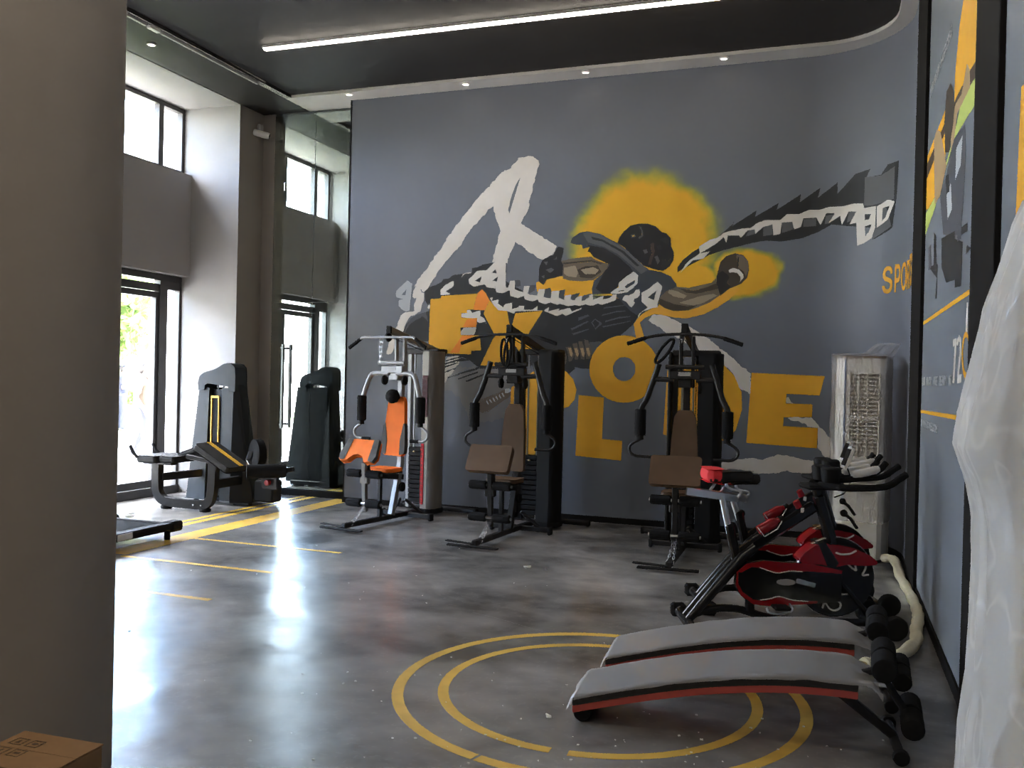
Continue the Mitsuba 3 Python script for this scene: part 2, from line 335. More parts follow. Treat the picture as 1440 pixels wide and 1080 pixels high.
# left side: pillars with deep niches; each niche holds a door below and a clerestory window above
NICHES = [(6.71, 9.27), (3.70, 6.22)]
edges = [9.77] + [v for a, b in NICHES for v in (b, a)] + [YR0]
for i in range(0, len(edges), 2):
    S('pillar', box(-8.2, XL, edges[i + 1], edges[i], 0, 5.2), 'column_paint')
for i, (a, b) in enumerate(NICHES):
    S('niche_ceiling', box(-8.2, XL, a, b, HC - 0.005, 5.2), 'white_plaster')
    S('niche_jamb', box(-8.2, XL - 0.003, b - 0.004, b, 0, HC - 0.005), 'white_plaster')
    S('niche_jamb', box(-8.2, XL - 0.003, a, a + 0.004, 0, HC - 0.005), 'white_plaster')
    S('spandrel', box(-8.15, -7.70, a, b, 2.74, 4.01), 'spandrel')
    S('spandrel_sill', box(-8.15, -7.70, a, b, 4.01, 4.025), 'white_plaster')
S('pillar', box(-7.62, XL - 0.001, 6.70, 6.735, 0, 4.55), 'spandrel')
def bx_frame(y0, y1, z0, z1, w, x0, x1):
    return [box(x0, x1, y0, y0 + w, z0, z1, .003), box(x0, x1, y1 - w, y1, z0, z1, .003), box(x0, x1, y0, y1, z0, z0 + w, .003), box(x0, x1, y0, y1, z1 - w, z1, .003)]
for i, (a, b) in enumerate(NICHES):
    a, b = a + 0.03, b - 0.0; mid = (a + b) / 2; X0, X1 = XD - 0.05, XD + 0.03
    d = f'door_{i + 1}'
    labels[d] = {'kind': 'structure', 'label': 'glazed double door with dark frame and sidelights in the deep niche' if i == 0 else 'glazed double door further along the left side', 'category': 'door'}
    put(d + '__frame', [box(X0, X1, a, b, 2.66, 2.735, .003), box(X0, X1, a, a + .04, 0, 2.7, .003), box(X0, X1, b - .04, b, 0, 2.7, .003), box(X0, X1 + .02, a, b, 0, 0.10, .004)], 'alu_dark', False)
    p0, p1 = a + 0.34, b - 0.34
    for y in (p0, p1):
        put(d + '__post', box(X0, X1 + .02, y - .065, y + .065, 0.1, 2.66, .003), 'alu_dark', False)
    put(d + '__sidelight_pane', box(XD - .004, XD, a + .04, p0 - .065, .1, 2.56), 'glass', False) if False else None
    for y0, y1 in ((a + .04, p0 - .065), (p1 + .065, b - .04)):
        put(d + '__pane', flat(sbox(y0, .1, y1, 2.60), lambda v: np.column_stack([np.full(len(v), XD), v])), 'glass', False)
        put(d + '__transom_rail', box(X0, X1, y0, y1, 2.56, 2.66, .003), 'alu_dark', False)
    put(d + '__transom_rail', box(X0, X1, p0 + .065, p1 - .065, 2.52, 2.61, .003), 'alu_dark', False)
    for y0, y1, hy in ((p0 + .065, mid - .005, mid - 0.10), (mid + .005, p1 - .065, mid + 0.10)):
        lf = put(d + '__leaf', [box(X0 + .01, X1, y0, y0 + .05, .11, 2.51, .003), box(X0 + .01, X1, y1 - .05, y1, .11, 2.51, .003), box(X0 + .01, X1, y0, y1, .11, .20, .003), box(X0 + .01, X1, y0, y1, 2.44, 2.51, .003)], 'alu_dark', False)
        put(lf + '__pane', flat(sbox(y0 + .05, .2, y1 - .05, 2.44), lambda v: np.column_stack([np.full(len(v), XD), v])), 'glass', False)
        put(lf + '__handle', [box(XD + .10, XD + .135, hy - .02, hy + .02, .72, 1.98, .004), box(XD, XD + .11, hy - .012, hy + .012, .76, .79), box(XD, XD + .11, hy - .012, hy + .012, 1.91, 1.94)], 'alu_dark', False)
    w = f'window_{i + 1}'
    labels[w] = {'kind': 'structure', 'label': 'clerestory window with dark frame above the door' if i == 0 else 'clerestory window further along the left side', 'category': 'window'}
    put(w + '__frame', bx_frame(a, b, 4.025, 4.86, .05, X0, X1), 'alu_dark', False)
    ms = [a + .42, mid, b - .42]
    for y in ms: put(w + '__mullion', box(X0, X1, y - .04, y + .04, 4.05, 4.82, .003), 'alu_dark', False)
    for y0, y1 in zip([a + .05] + [y + .04 for y in ms], [y - .04 for y in ms] + [b - .05]):
        put(w + '__pane', flat(sbox(y0, 4.07, y1, 4.81), lambda v: np.column_stack([np.full(len(v), XD), v])), 'glass', False)
    put(w + '__handle', [box(X1, X1 + .05, mid + .06, mid + .08, 4.38, 4.40), box(X1 + .035, X1 + .05, mid + .055, mid + .085, 4.28, 4.40, .004)], 'chrome', False)
S('wall_left_outer', [box(-8.2, XD - .06, YR0 - .2, YR0 + 0.2, 0, 5.2), box(-8.2, XD, 9.77, 10.0, 0, 5.2)], 'facade')
# rounded free end of the near partition at the left edge of the view
cxp, cyp, rp = -2.775, 2.635, 0.2
yA = cyp - rp; yB = cyp + rp
_k = (cxp + 0.956 * cyp) / 1.3834
S('partition_wall', ext(Polygon([(-4.6, yA), (cxp, yA)] + arc(cxp, cyp, rp, -math.pi / 2, math.pi / 2, 24) + [(-4.6, yB)]), 0, HC + .2, 'xy'), 'column_paint', smooth=40)
# mirror
labels['wall_mirror'] = {'label': 'tall wall mirror of four panes beside the mural, reflecting the doors', 'category': 'mirror'}
put('wall_mirror__backing', box(-6.80, -5.545, YM + .008, YM + .03, 0.075, HC), 'mirror_back', False)
for x0, x1 in ((-6.80, -6.203), (-6.197, -5.545)):
    for z0, z1 in ((0.08, 2.447), (2.453, HC - .03)):
        put('wall_mirror__pane', box(x0, x1, YM, YM + .006, z0, z1), 'mirror', False)
put('wall_mirror__bottom_rail', box(-6.98, -5.545, YM - .035, YM + .03, 0.0, 0.08, .004), 'black_trim', False)
S('trim_3', box(-5.56, -5.54, YB - .004, YM + .03, 0, HC), 'black_trim')

# floor paint
def fl(name, poly): put('floor__' + name, ext(poly, 0.0, 0.0012, 'xy'), 'line_yellow', False)
fl('stripe', sbox(-5.765, 5.93, -5.515, YM - .035)); fl('stripe', sbox(-6.275, 5.5, -6.205, YM - .035)); fl('stripe', sbox(-6.15, 5.5, -6.055, YM - .035))
for y, x1 in ((6.78, -3.97), (5.88, -4.05), (5.0, -3.93)): fl('stripe', sbox(-5.515, y - .026, x1, y + .026))
CX, CY = -1.06, 4.33
def ring(r0, r1, gaps):
    a = 0.0; gs = sorted(gaps); out = []
    st = [g[1] for g in gs]; en = [g[0] for g in gs[1:]] + [gs[0][0] + 2 * math.pi]
    for s_, e_ in zip(st, en):
        q = np.linspace(s_, e_, 90)
        out.append(Polygon([(CX + r1 * math.cos(t), CY + r1 * math.sin(t)) for t in q] + [(CX + r0 * math.cos(t), CY + r0 * math.sin(t)) for t in q[::-1]]))
    return out
for P in ring(0.962, 1.019, [(1.570, 1.672), (4.43, 4.445)]): fl('circle', P)
for P in ring(0.742, 0.795, [(1.45, 1.670), (4.70, 4.80)]): fl('circle', P)

# painted mural on the wall
labels['mural'] = {'label': 'painted wall mural of an american football player throwing a ball over yellow EXPLODE letters', 'category': 'mural'}
MURAL = [
('brush_stroke','white',[-4649,2620,-4294,3084,-4139,3300,-3852,3634,-3700,3771,-3606,3874,-3474,3938,-3381,4039,-3269,4059,-3137,4007,-3144,3936,-3196,3762,-3272,3411,-3344,3298,-3078,3129,-2900,3027,-2898,3024,-2962,2939,-3073,2882,-3242,2983,-3396,3094,-3486,2900,-3495,2834,-3495,2855,-3509,2856,-3510,2901,-3630,2885,-3654,2863,-3677,2862,-3678,2887,-3580,3226,-3631,3335,-3669,3445,-3671,3526,-3807,3396,-3940,3256,-4094,3060,-4230,2917,-4386,2718,-4478,2586,-4519,2535,-4523,2522,-4523,2526,-4649,2611],[[-3412,3738,-3465,3598,-3496,3456,-3480,3419,-3361,3815]]),
('brush_stroke','white',[-4523,2526,-4526,2442,-4569,2308,-4701,2248,-4751,2163,-4800,2046,-4881,1938,-4941,1806,-5004,1805,-4966,1975,-4921,2088,-4865,2145,-4826,2257,-4786,2294,-4652,2322,-4654,2406,-4614,2461,-4676,2480,-4649,2611],[]),
('chain_link','pale',[-4682,2639,-4709,2322,-4755,2308,-4807,2332,-4855,2379,-4852,2445,-4800,2458,-4889,2482,-4896,2529,-4881,2567,-4748,2677],[[-4817,2510,-4770,2500,-4756,2575]]),
('brush_stroke','white',[-1802,2267,-1721,2261,-1655,2249,-1414,2130,-1231,2012,-1050,1878,-783,1658,-789,1446,-896,1509,-956,1637,-1082,1760,-1191,1831,-1202,1826,-1594,2046,-1668,2074,-1781,2156,-1876,2212],[]),
('brush_stroke','white',[-1198,652,-987,754,-813,784,-641,781,-472,834,-303,808,-85,782,-18,808,-87,890,-119,920,-116,1121,-225,1123,-244,1161,-430,1207,-356,1221,-215,1226,-179,1225,2,1034,68,797,106,680,-232,650,-400,670,-569,634,-740,633,-775,649,-985,664,-1108,603,-1156,400,-1227,396],[]),
('brush_stroke','white',[-410,1419,-360,1359,-432,1359,-429,1412],[]),
('grey_wash','grey',[-3325,1508,-3411,1445,-3413,1422,-3448,1437,-3462,1434,-3473,1437,-3597,1370,-3740,1319,-3866,1260,-3847,1189,-3735,1137,-3710,1138,-3593,1229,-3417,1345,-3430,1122,-3613,1057,-3906,1064,-4050,1314,-4212,1402,-4295,1417,-4273,1428,-4189,1533,-4017,1589,-3795,1649,-3520,1653,-3479,1658],[[-3675,1605,-3676,1623,-3976,1508,-3956,1495],[-3821,1602,-3821,1621,-4066,1534,-4065,1520]]),
('grey_wash','grey',[-4109,1639,-4098,1643,-4098,1651,-4069,1680,-3833,1669,-4169,1559],[]),
('brush_stroke','cream',[-4201,1779,-4122,1794,-4072,1798,-4052,1791,-4220,1742,-4230,1728,-4038,1776,-4042,1767,-4271,1698],[]),
('brush_stroke','cream',[-4314,1626,-4070,1715,-4070,1726,-4312,1651,-4280,1687,-4279,1681,-4090,1725,-4058,1729,-4070,1698,-4104,1651,-4314,1585],[]),
('brush_stroke','cream',[-4314,1570,-4113,1637,-4169,1558,-4196,1549,-4195,1531,-4189,1532,-4273,1428,-4313,1408],[]),
('halo_band','orange_yellow',[-1749,2377,-1689,2334,-1594,2305,-1448,2310,-1346,2341,-1224,2392,-1124,2464,-1118,2474,-1114,2463,-1025,2535,-957,2562,-915,2533,-1022,2421,-1141,2340,-1282,2268,-1456,2226,-1592,2237,-1804,2276,-1897,2235,-1956,2184,-1900,2014,-1974,2014,-1996,2021,-2025,2167,-1983,2227,-1935,2273,-1820,2338,-1763,2345,-1768,2360,-1747,2370],[]),
('halo_band','yellow',[-3112,2642,-3056,2601,-3019,2661,-2931,2678,-2866,2697,-2834,2694,-2830,2670,-2754,2645,-2605,2637,-2482,2647,-2458,2664,-2460,2653,-2475,2641,-2498,2546,-2492,2494,-2496,2489,-2498,2500,-2596,2480,-2601,2467,-2606,2466,-2605,2475,-2655,2466,-2633,2510,-2723,2489,-2733,2464,-2732,2490,-2804,2481,-2806,2470,-2812,2472,-2802,2547,-2870,2535,-2957,2531,-2960,2516,-2964,2516,-2962,2536,-2976,2567,-3031,2559,-3041,2522,-3036,2554,-3110,2555,-3117,2528,-3131,2529,-3146,2626],[]),
('body','charcoal',[-3385,2286,-3433,2087,-3479,2308,-3395,2282,-3381,2308,-3095,2313],[]),
('body','charcoal',[-4011,2121,-4048,2075,-4049,2123,-3854,2127],[]),
('body','charcoal',[-2400,2177,-2444,2120,-2485,2182,-2454,2211],[]),
('body','charcoal',[-3822,2642,-3885,2660,-3801,2712],[]),
('body','charcoal',[-3617,2742,-3678,2751,-3637,2786],[]),
('body','charcoal',[-3614,2648,-3666,2661,-3602,2704],[]),
('body','charcoal',[-2294,2477,-2274,2470,-2293,2451,-2371,2435,-2364,2474],[]),
('body','charcoal',[-2434,2451,-2485,2470,-2373,2474],[]),
('body','charcoal',[-3295,2536,-3297,2523,-3396,2559,-3396,2581,-3387,2582],[]),
('body','charcoal',[-3499,2645,-3462,2624,-3478,2578,-3505,2582,-3503,2672],[]),
('body','charcoal',[-4474,2590,-4383,2616,-4303,2652,-4284,2684,-4204,2697,-4165,2728,-4017,2747,-4036,2739,-4055,2703,-4007,2744,-3938,2749,-3928,2756,-3924,2806,-3861,2814,-3793,2844,-3658,2864,-3654,2863,-3743,2780,-3860,2773,-3965,2675,-3954,2629,-3894,2592,-3768,2616,-3728,2581,-3631,2570,-3616,2525,-3544,2515,-3505,2515,-3505,2529,-3458,2545,-3447,2483,-3356,2455,-3286,2481,-3271,2441,-3186,2419,-3117,2439,-3107,2409,-3032,2387,-2968,2403,-2889,2377,-2866,2389,-2761,2363,-2684,2375,-2634,2362,-2567,2383,-2508,2366,-2497,2369,-2486,2366,-2424,2390,-2380,2374,-2227,2425,-2223,2453,-2185,2436,-2136,2377,-2062,2306,-1978,2254,-1983,2235,-2033,2159,-2171,2039,-2212,2034,-2293,2007,-2355,1969,-2399,1976,-2510,1965,-2502,1920,-2527,1986,-2572,1997,-2552,1878,-2544,1780,-2492,1786,-2488,1847,-2480,1806,-2498,1754,-2506,1674,-2592,1676,-2671,1691,-2671,1669,-2738,1613,-2895,1753,-2923,1708,-3108,1705,-3520,1653,-3793,1648,-3725,1668,-3784,1685,-3825,1672,-3923,1746,-4022,1781,-4023,1799,-4051,1791,-4072,1799,-4322,1777,-4360,1675,-4444,1812,-4445,1825,-3910,1814,-3910,1855,-3788,1861,-3807,2033,-4048,2037,-3881,2039,-3862,2074,-3854,2127,-3846,2223,-3845,2192,-3806,2174,-3748,2191,-3728,2165,-3759,2228,-3808,2255,-3809,2319,-3858,2310,-3907,2293,-3937,2328,-3752,2320,-3770,2282,-3619,2025,-3646,1994,-3794,1689,-3503,1682,-3431,1924,-3396,1945,-3329,1858,-3177,1887,-3232,2019,-3215,2063,-3053,2316,-3122,2321,-3120,2369,-3179,2326,-3281,2326,-3279,2370,-3340,2371,-3349,2353,-3424,2336,-3422,2407,-3512,2389,-3530,2355,-3597,2399,-3585,2444,-3666,2427,-3658,2472,-3696,2463,-3660,2397,-3696,2436,-3746,2517,-3796,2563,-3849,2519,-3852,2511,-3853,2514,-4307,2491,-4309,2462,-4440,2455,-4453,1912,-4458,1960,-4509,1960,-4631,1922,-4695,1986,-4800,2046,-4751,2145,-4694,2225,-4740,2145,-4779,2042,-4699,2164,-4537,2256,-4464,2192,-4496,2302,-4457,2312,-4443,2377,-4459,2400,-4469,2380,-4511,2442,-4519,2535],[[-2374,2141,-2356,2128,-2060,2193,-2060,2201],[-2339,2184,-2200,2223,-2061,2244,-2061,2252,-2183,2244,-2340,2201],[-2236,2291,-2115,2306,-2115,2312,-2202,2308,-2377,2270,-2377,2253],[-2129,2366,-2134,2372,-2361,2348,-2361,2331],[-2384,2184,-2456,2225,-2499,2184,-2444,2106,-2374,2167],[-2524,2114,-2712,2061,-2712,2061,-2694,2044,-2515,2106],[-2644,2236,-2643,2201,-2519,2253,-2537,2271],[-2732,2114,-2713,2096,-2526,2188,-2536,2201],[-2594,1975,-2639,1975,-2617,1877,-2604,1774,-2563,1774,-2554,1867],[-2992,2308,-2985,2355,-3048,2312,-2890,2254,-2827,2279,-2790,2254,-2606,2332,-2611,2345,-2718,2307,-2747,2345,-2872,2316,-2865,2337],[-2682,1876,-2674,1773,-2637,1773,-2621,1855,-2655,1958,-2706,1947],[-2707,1756,-2680,1822,-2722,1919,-2779,1908,-2755,1842,-2741,1750],[-2774,1722,-2765,1799,-2789,1864,-2835,1874,-2879,1797,-2855,1731,-2819,1699],[-4152,2604,-4143,2661,-4183,2655,-4262,2615,-4316,2560,-4310,2500,-4199,2504,-4190,2517,-4249,2541,-4171,2586]]),
('brush_streak','charcoal',[-4070,1726,-4070,1715,-4318,1625,-4319,1648],[]),
('brush_streak','charcoal',[-4098,1652,-4098,1643,-4317,1569,-4317,1583],[]),
('brush_streak','charcoal',[-4022,1772,-3923,1746,-4090,1725,-4279,1681,-4280,1695],[]),
('brush_streak','charcoal',[-3784,1685,-3725,1668,-4017,1589,-4195,1531,-4196,1549],[]),
('brush_streak','charcoal',[-4023,1799,-4022,1781,-4230,1728,-4220,1742],[]),
('brush_streak','charcoal',[-3676,1623,-3675,1605,-3956,1495,-3976,1508],[]),
('brush_streak','charcoal',[-3821,1621,-3821,1602,-4065,1520,-4066,1534],[]),
('chain_shadow','slate',[-3495,2855,-3504,2649,-3506,2649,-3509,2855],[]),
('chain_shadow','slate',[-3333,2660,-3327,2593,-3396,2581,-3395,2661],[]),
('chain_shadow','slate',[-3144,2604,-3157,2542,-3230,2503,-3214,2601],[]),
('chain_shadow','slate',[-2976,2567,-2962,2536,-2973,2449,-3050,2474,-3031,2559],[]),
('chain_shadow','slate',[-2802,2547,-2817,2438,-2876,2464,-2870,2535],[]),
('chain_shadow','slate',[-2633,2510,-2650,2471,-2668,2463,-2682,2443,-2699,2428,-2734,2453,-2723,2489],[]),
('chain_shadow','slate',[-2498,2500,-2524,2479,-2524,2461,-2586,2423,-2611,2427,-2596,2480],[]),
('cloth','slate',[-4609,2275,-4497,2303,-4464,2192,-4537,2257,-4699,2164,-4779,2042,-4740,2145,-4691,2229],[]),
('fold','slate',[-2361,2348,-2134,2372,-2129,2366,-2361,2331],[]),
('fold','slate',[-2202,2308,-2115,2312,-2115,2306,-2236,2291,-2377,2253,-2377,2270],[]),
('fold','slate',[-2183,2244,-2061,2252,-2061,2244,-2200,2223,-2339,2184,-2340,2201],[]),
('fold','slate',[-2374,2141,-2060,2201,-2060,2193,-2356,2128],[]),
('fold','slate',[-2537,2271,-2519,2253,-2643,2201,-2644,2236],[]),
('fold','slate',[-2536,2201,-2526,2188,-2713,2096,-2732,2114],[]),
('fold','slate',[-2524,2114,-2515,2106,-2694,2044,-2712,2061],[]),
('strap_buckle','slate',[-2456,2225,-2384,2184,-2374,2167,-2444,2106,-2499,2184],[[-2444,2119,-2399,2177,-2454,2212,-2486,2182]]),
('knee_pad','slate',[-2399,1976,-2356,1969,-2368,1961,-2398,1966,-2392,1937,-2426,1903,-2471,1832,-2480,1807,-2488,1849,-2487,1878,-2501,1917,-2510,1965],[]),
('knee_pad','ash',[-2368,1961,-2391,1938,-2398,1966],[]),
('knee_ring','bronze',[-2835,1874,-2789,1864,-2765,1799,-2774,1722,-2819,1699,-2855,1731,-2879,1797],[[-2840,1830,-2832,1765,-2798,1754,-2782,1787,-2812,1853]]),
('knee_ring','tan',[-2812,1853,-2782,1787,-2798,1754,-2832,1765,-2840,1830],[]),
('knee_ring','bronze',[-2722,1919,-2680,1822,-2707,1756,-2741,1750,-2755,1842,-2779,1908],[[-2753,1897,-2728,1821,-2709,1799,-2699,1832,-2719,1903]]),
('knee_ring','tan',[-2719,1903,-2699,1832,-2709,1799,-2728,1821,-2753,1897],[]),
('knee_ring','bronze',[-2655,1958,-2621,1855,-2637,1773,-2674,1773,-2682,1876,-2706,1947],[[-2684,1898,-2659,1822,-2641,1800,-2630,1833,-2650,1904]]),
('knee_ring','tan',[-2650,1904,-2630,1833,-2641,1800,-2659,1822,-2684,1898],[]),
('knee_ring','bronze',[-2594,1975,-2554,1867,-2563,1774,-2604,1774,-2617,1877,-2639,1975],[[-2616,1899,-2592,1823,-2573,1801,-2563,1834,-2582,1904]]),
('knee_ring','tan',[-2582,1904,-2563,1834,-2573,1801,-2592,1823,-2616,1899],[]),
('knee_ring','bronze',[-2527,1986,-2487,1878,-2492,1786,-2544,1780,-2552,1878,-2572,1997],[[-2550,1899,-2525,1824,-2507,1802,-2497,1835,-2516,1905]]),
('knee_ring','tan',[-2516,1905,-2497,1835,-2507,1802,-2525,1824,-2550,1899],[]),
('foot_guard','olive',[-2866,1720,-2801,1656,-2887,1648,-2895,1731],[]),
('sneaker','leather',[-3866,1260,-3740,1319,-3597,1370,-3489,1427,-3484,1381,-3446,1382,-3414,1403,-3417,1346,-3593,1229,-3710,1138,-3735,1137,-3847,1189],[[-3514,1385,-3526,1372,-3501,1334,-3488,1342],[-3563,1354,-3538,1315,-3525,1324,-3551,1366],[-3576,1297,-3563,1305,-3589,1348,-3600,1336],[-3600,1287,-3626,1329,-3626,1329,-3638,1317,-3613,1278],[-3664,1311,-3675,1299,-3651,1260,-3637,1268],[-3713,1280,-3688,1241,-3675,1250,-3702,1292]]),
('sneaker_lace','pale',[-3702,1292,-3675,1250,-3688,1241,-3713,1280],[]),
('sneaker_lace','pale',[-3664,1311,-3637,1268,-3651,1260,-3675,1299],[]),
('sneaker_lace','pale',[-3626,1329,-3600,1287,-3613,1278,-3638,1317],[]),
('sneaker_lace','pale',[-3589,1348,-3563,1305,-3576,1297,-3600,1336],[]),
('sneaker_lace','pale',[-3551,1366,-3525,1324,-3538,1315,-3563,1354],[]),
('sneaker_lace','pale',[-3514,1385,-3488,1342,-3501,1334,-3526,1372],[]),
('sneaker','pale',[-3448,1437,-3413,1422,-3414,1404,-3446,1382,-3484,1381,-3489,1428],[]),
('jersey','navy',[-2198,2526,-2134,2537,-2146,2522,-2202,2518],[]),
('jersey','navy',[-2129,2574,-2096,2599,-2023,2639,-2023,2606,-2116,2551],[]),
('jersey','navy',[-1790,2520,-1812,2424,-1876,2452],[]),
('jersey','navy',[-2381,2849,-2304,2816,-2357,2742,-2315,2816],[]),
('jersey','navy',[-2488,2492,-2498,2546,-2475,2641,-2363,2732,-2455,2557,-2380,2497,-2300,2496],[]),
('jersey','navy',[-1897,2305,-1966,2247,-1967,2247,-1941,2295,-1822,2338],[]),
('jersey','navy',[-2740,3113,-2655,3170,-2569,3185,-2421,3151,-2224,3044,-2115,2965,-2096,2946,-2151,2989,-2421,3145,-2569,3182,-2617,3163,-2553,3060,-2368,3007,-2209,2920,-1954,2703,-1884,2748,-1930,2794,-1872,2748,-1743,2723,-1637,2674,-1578,2593,-1570,2562,-1673,2521,-1745,2459,-1759,2385,-1755,2382,-1763,2363,-1769,2361,-1772,2370,-1722,2568,-1779,2620,-1862,2549,-1947,2503,-1944,2405,-1875,2345,-1963,2282,-1978,2254,-2062,2306,-2136,2377,-2185,2436,-2222,2459,-2219,2485,-2262,2483,-2283,2496,-2206,2493,-2102,2509,-2043,2551,-1992,2606,-1987,2691,-2038,2734,-2043,2731,-2074,2776,-2209,2896,-2368,2995,-2565,3036,-2535,3011,-2613,2996,-2621,3038,-2689,3040,-2752,3065],[[-1969,2542,-2008,2534,-2033,2500,-2084,2476,-2128,2479,-2144,2458,-2157,2428,-2113,2407,-2073,2359,-2051,2346,-2013,2397,-2030,2414,-2023,2440,-1988,2448,-1963,2482]]),
('jersey','black',[-2368,2995,-2209,2896,-2074,2776,-2043,2731,-2124,2676,-2201,2613,-2200,2578,-2224,2554,-2290,2507,-2283,2496,-2380,2497,-2455,2557,-2363,2733,-2303,2816,-2389,2853,-2488,2903,-2526,2952,-2557,2964,-2534,3011,-2565,3036],[]),
('collar','ash',[-2569,3182,-2421,3145,-2151,2989,-2093,2943,-1884,2748,-1954,2703,-2209,2920,-2368,3007,-2553,3060,-2617,3163],[[-2518,3124,-2505,3094,-2394,3067,-2174,2942,-2003,2786,-1979,2797,-2150,2954,-2395,3091]]),
('collar','charcoal',[-2395,3091,-2150,2954,-1979,2797,-2003,2786,-2174,2942,-2394,3067,-2505,3094,-2518,3124],[]),
('helmet','black',[-2202,3108,-2155,3171,-2085,3228,-2002,3248,-1896,3244,-1813,3212,-1742,3146,-1695,3133,-1647,3079,-1639,2987,-1609,2928,-1613,2847,-1651,2779,-1720,2734,-1790,2747,-1873,2772,-1932,2796,-2053,2904,-2151,3001,-2224,3044],[[-1663,2779,-1631,2882,-1664,2838,-1735,2862,-1745,2792,-1720,2745],[-1694,3092,-1763,3071,-1716,3035,-1669,3010,-1658,3045],[-1778,2956,-1737,2966,-1750,3013,-1796,3003],[-1757,2839,-1782,2898,-1817,2887,-1780,2805],[-1867,3028,-1842,2922,-1864,2888,-1885,2795,-1850,2806,-1813,2945,-1826,3038],[-1901,2970,-1942,2960,-1923,2919,-1888,2935],[-1986,3084,-1946,3112,-1944,3147,-1966,3208,-1996,3225,-1965,3171,-1961,3124,-1993,3096],[-2035,3138,-2083,3128,-2064,3098,-2023,3108]]),
('face','brown',[-1826,3038,-1813,2945,-1850,2806,-1885,2795,-1864,2888,-1841,2922,-1867,3028],[]),
('helmet_vent','ash',[-1901,2970,-1888,2935,-1923,2919,-1942,2960],[]),
('helmet_vent','ash',[-1782,2898,-1757,2839,-1780,2805,-1817,2887],[]),
('helmet_vent','charcoal',[-1664,2837,-1631,2882,-1663,2779,-1720,2745,-1745,2792,-1735,2862],[]),
('helmet_vent','ash',[-1966,3208,-1944,3147,-1946,3112,-1986,3084,-1993,3096,-1960,3124,-1965,3171,-1996,3225],[]),
('helmet_vent','ash',[-2035,3138,-2023,3108,-2064,3098,-2083,3128],[[-2058,3108,-2037,3115,-2041,3127,-2068,3120]]),
('face_guard','charcoal',[-1694,3092,-1658,3045,-1669,3010,-1716,3035,-1763,3071],[]),
('face_guard','charcoal',[-1750,3013,-1737,2966,-1778,2956,-1796,3003],[]),
('arm','skin',[-2760,2885,-2611,2900,-2513,2904,-2463,2867,-2315,2816,-2362,2734,-2482,2647,-2605,2637,-2754,2645,-2830,2670,-2836,2711,-2833,2827,-2511,2849,-2400,2818,-2388,2829,-2512,2868,-2834,2845,-2834,2829,-2858,2864],[[-2437,2807,-2584,2798,-2670,2764,-2696,2812,-2820,2790,-2825,2730,-2780,2693,-2680,2680,-2658,2736,-2630,2679,-2507,2665,-2398,2735]]),
('arm','umber',[-2834,2845,-2512,2868,-2388,2829,-2400,2818,-2511,2850,-2833,2828],[]),
('arm','skin_light',[-2696,2812,-2658,2737,-2680,2680,-2780,2693,-2825,2730,-2820,2790],[]),
('arm','umber',[-2584,2798,-2437,2807,-2398,2735,-2507,2665,-2630,2679,-2670,2763],[[-2632,2763,-2582,2714,-2459,2712,-2423,2759,-2485,2790]]),
('arm','skin_light',[-2485,2790,-2423,2759,-2459,2712,-2582,2714,-2632,2763],[]),
('glove','black',[-2832,3008,-2831,2971,-2859,2864,-2833,2827,-2837,2706,-2931,2678,-3019,2661,-3056,2601,-3114,2644,-3112,2796,-3075,2881,-2962,2939,-2895,3027],[[-2948,2878,-2904,2889,-2911,2913,-2911,2913],[-2971,2793,-3034,2770,-3034,2770,-2983,2733,-2933,2769],[-3011,2867,-3062,2856,-3023,2819],[-3051,2674,-3046,2710,-3084,2698,-3084,2698]]),
('glove','ash',[-3011,2867,-3023,2819,-3062,2856],[]),
('glove','ash',[-2971,2793,-2933,2769,-2983,2733,-3034,2770],[]),
('glove','ash',[-3046,2710,-3051,2674,-3084,2698],[]),
('glove','ash',[-2911,2913,-2904,2889,-2948,2878],[]),
('arm','skin',[-1444,2550,-1208,2599,-1158,2651,-1157,2594,-1268,2548,-1391,2519,-1558,2551,-1463,2498,-1359,2487,-1138,2535,-1118,2474,-1124,2464,-1224,2392,-1346,2341,-1446,2311,-1346,2367,-1387,2362,-1305,2382,-1144,2464,-1185,2485,-1307,2465,-1544,2394,-1491,2378,-1387,2362,-1449,2353,-1596,2379,-1745,2438,-1758,2392,-1745,2459,-1673,2521,-1654,2529,-1662,2500,-1598,2458,-1493,2436,-1462,2467,-1578,2520,-1646,2532,-1569,2562],[]),
('arm','umber',[-1596,2379,-1449,2352,-1346,2367,-1448,2310,-1594,2305,-1689,2334,-1759,2385,-1745,2438],[]),
('arm','umber',[-1391,2518,-1268,2548,-1157,2594,-1138,2536,-1359,2487,-1463,2498,-1558,2551],[]),
('arm','skin_light',[-1578,2520,-1462,2467,-1493,2436,-1598,2458,-1662,2500,-1652,2532],[]),
('arm','skin_light',[-1544,2394,-1307,2465,-1185,2485,-1144,2464,-1305,2382,-1387,2362,-1491,2378],[]),
('football','umber',[-1122,2814,-1063,2875,-974,2903,-893,2881,-842,2818,-830,2726,-848,2645,-906,2584,-1025,2535,-1095,2478,-1005,2555,-1045,2597,-1028,2658,-1049,2689,-1100,2721,-1150,2691,-1155,2639,-1159,2660],[[-942,2758,-940,2749,-889,2717,-858,2655,-835,2726,-842,2813,-893,2876,-963,2893,-950,2811,-952,2759],[-883,2681,-929,2733,-990,2752,-1035,2730,-1029,2699,-999,2708,-949,2698,-914,2656,-916,2605,-882,2645]]),
('football','leather',[-893,2876,-842,2813,-835,2726,-858,2655,-889,2717,-940,2749,-933,2861,-948,2862,-950,2814,-963,2893],[]),
('football','charcoal',[-933,2861,-940,2759,-952,2759,-948,2862],[]),
('glove','black',[-1100,2721,-1049,2689,-1028,2658,-1046,2597,-1005,2555,-1114,2463,-1158,2598,-1150,2691],[]),
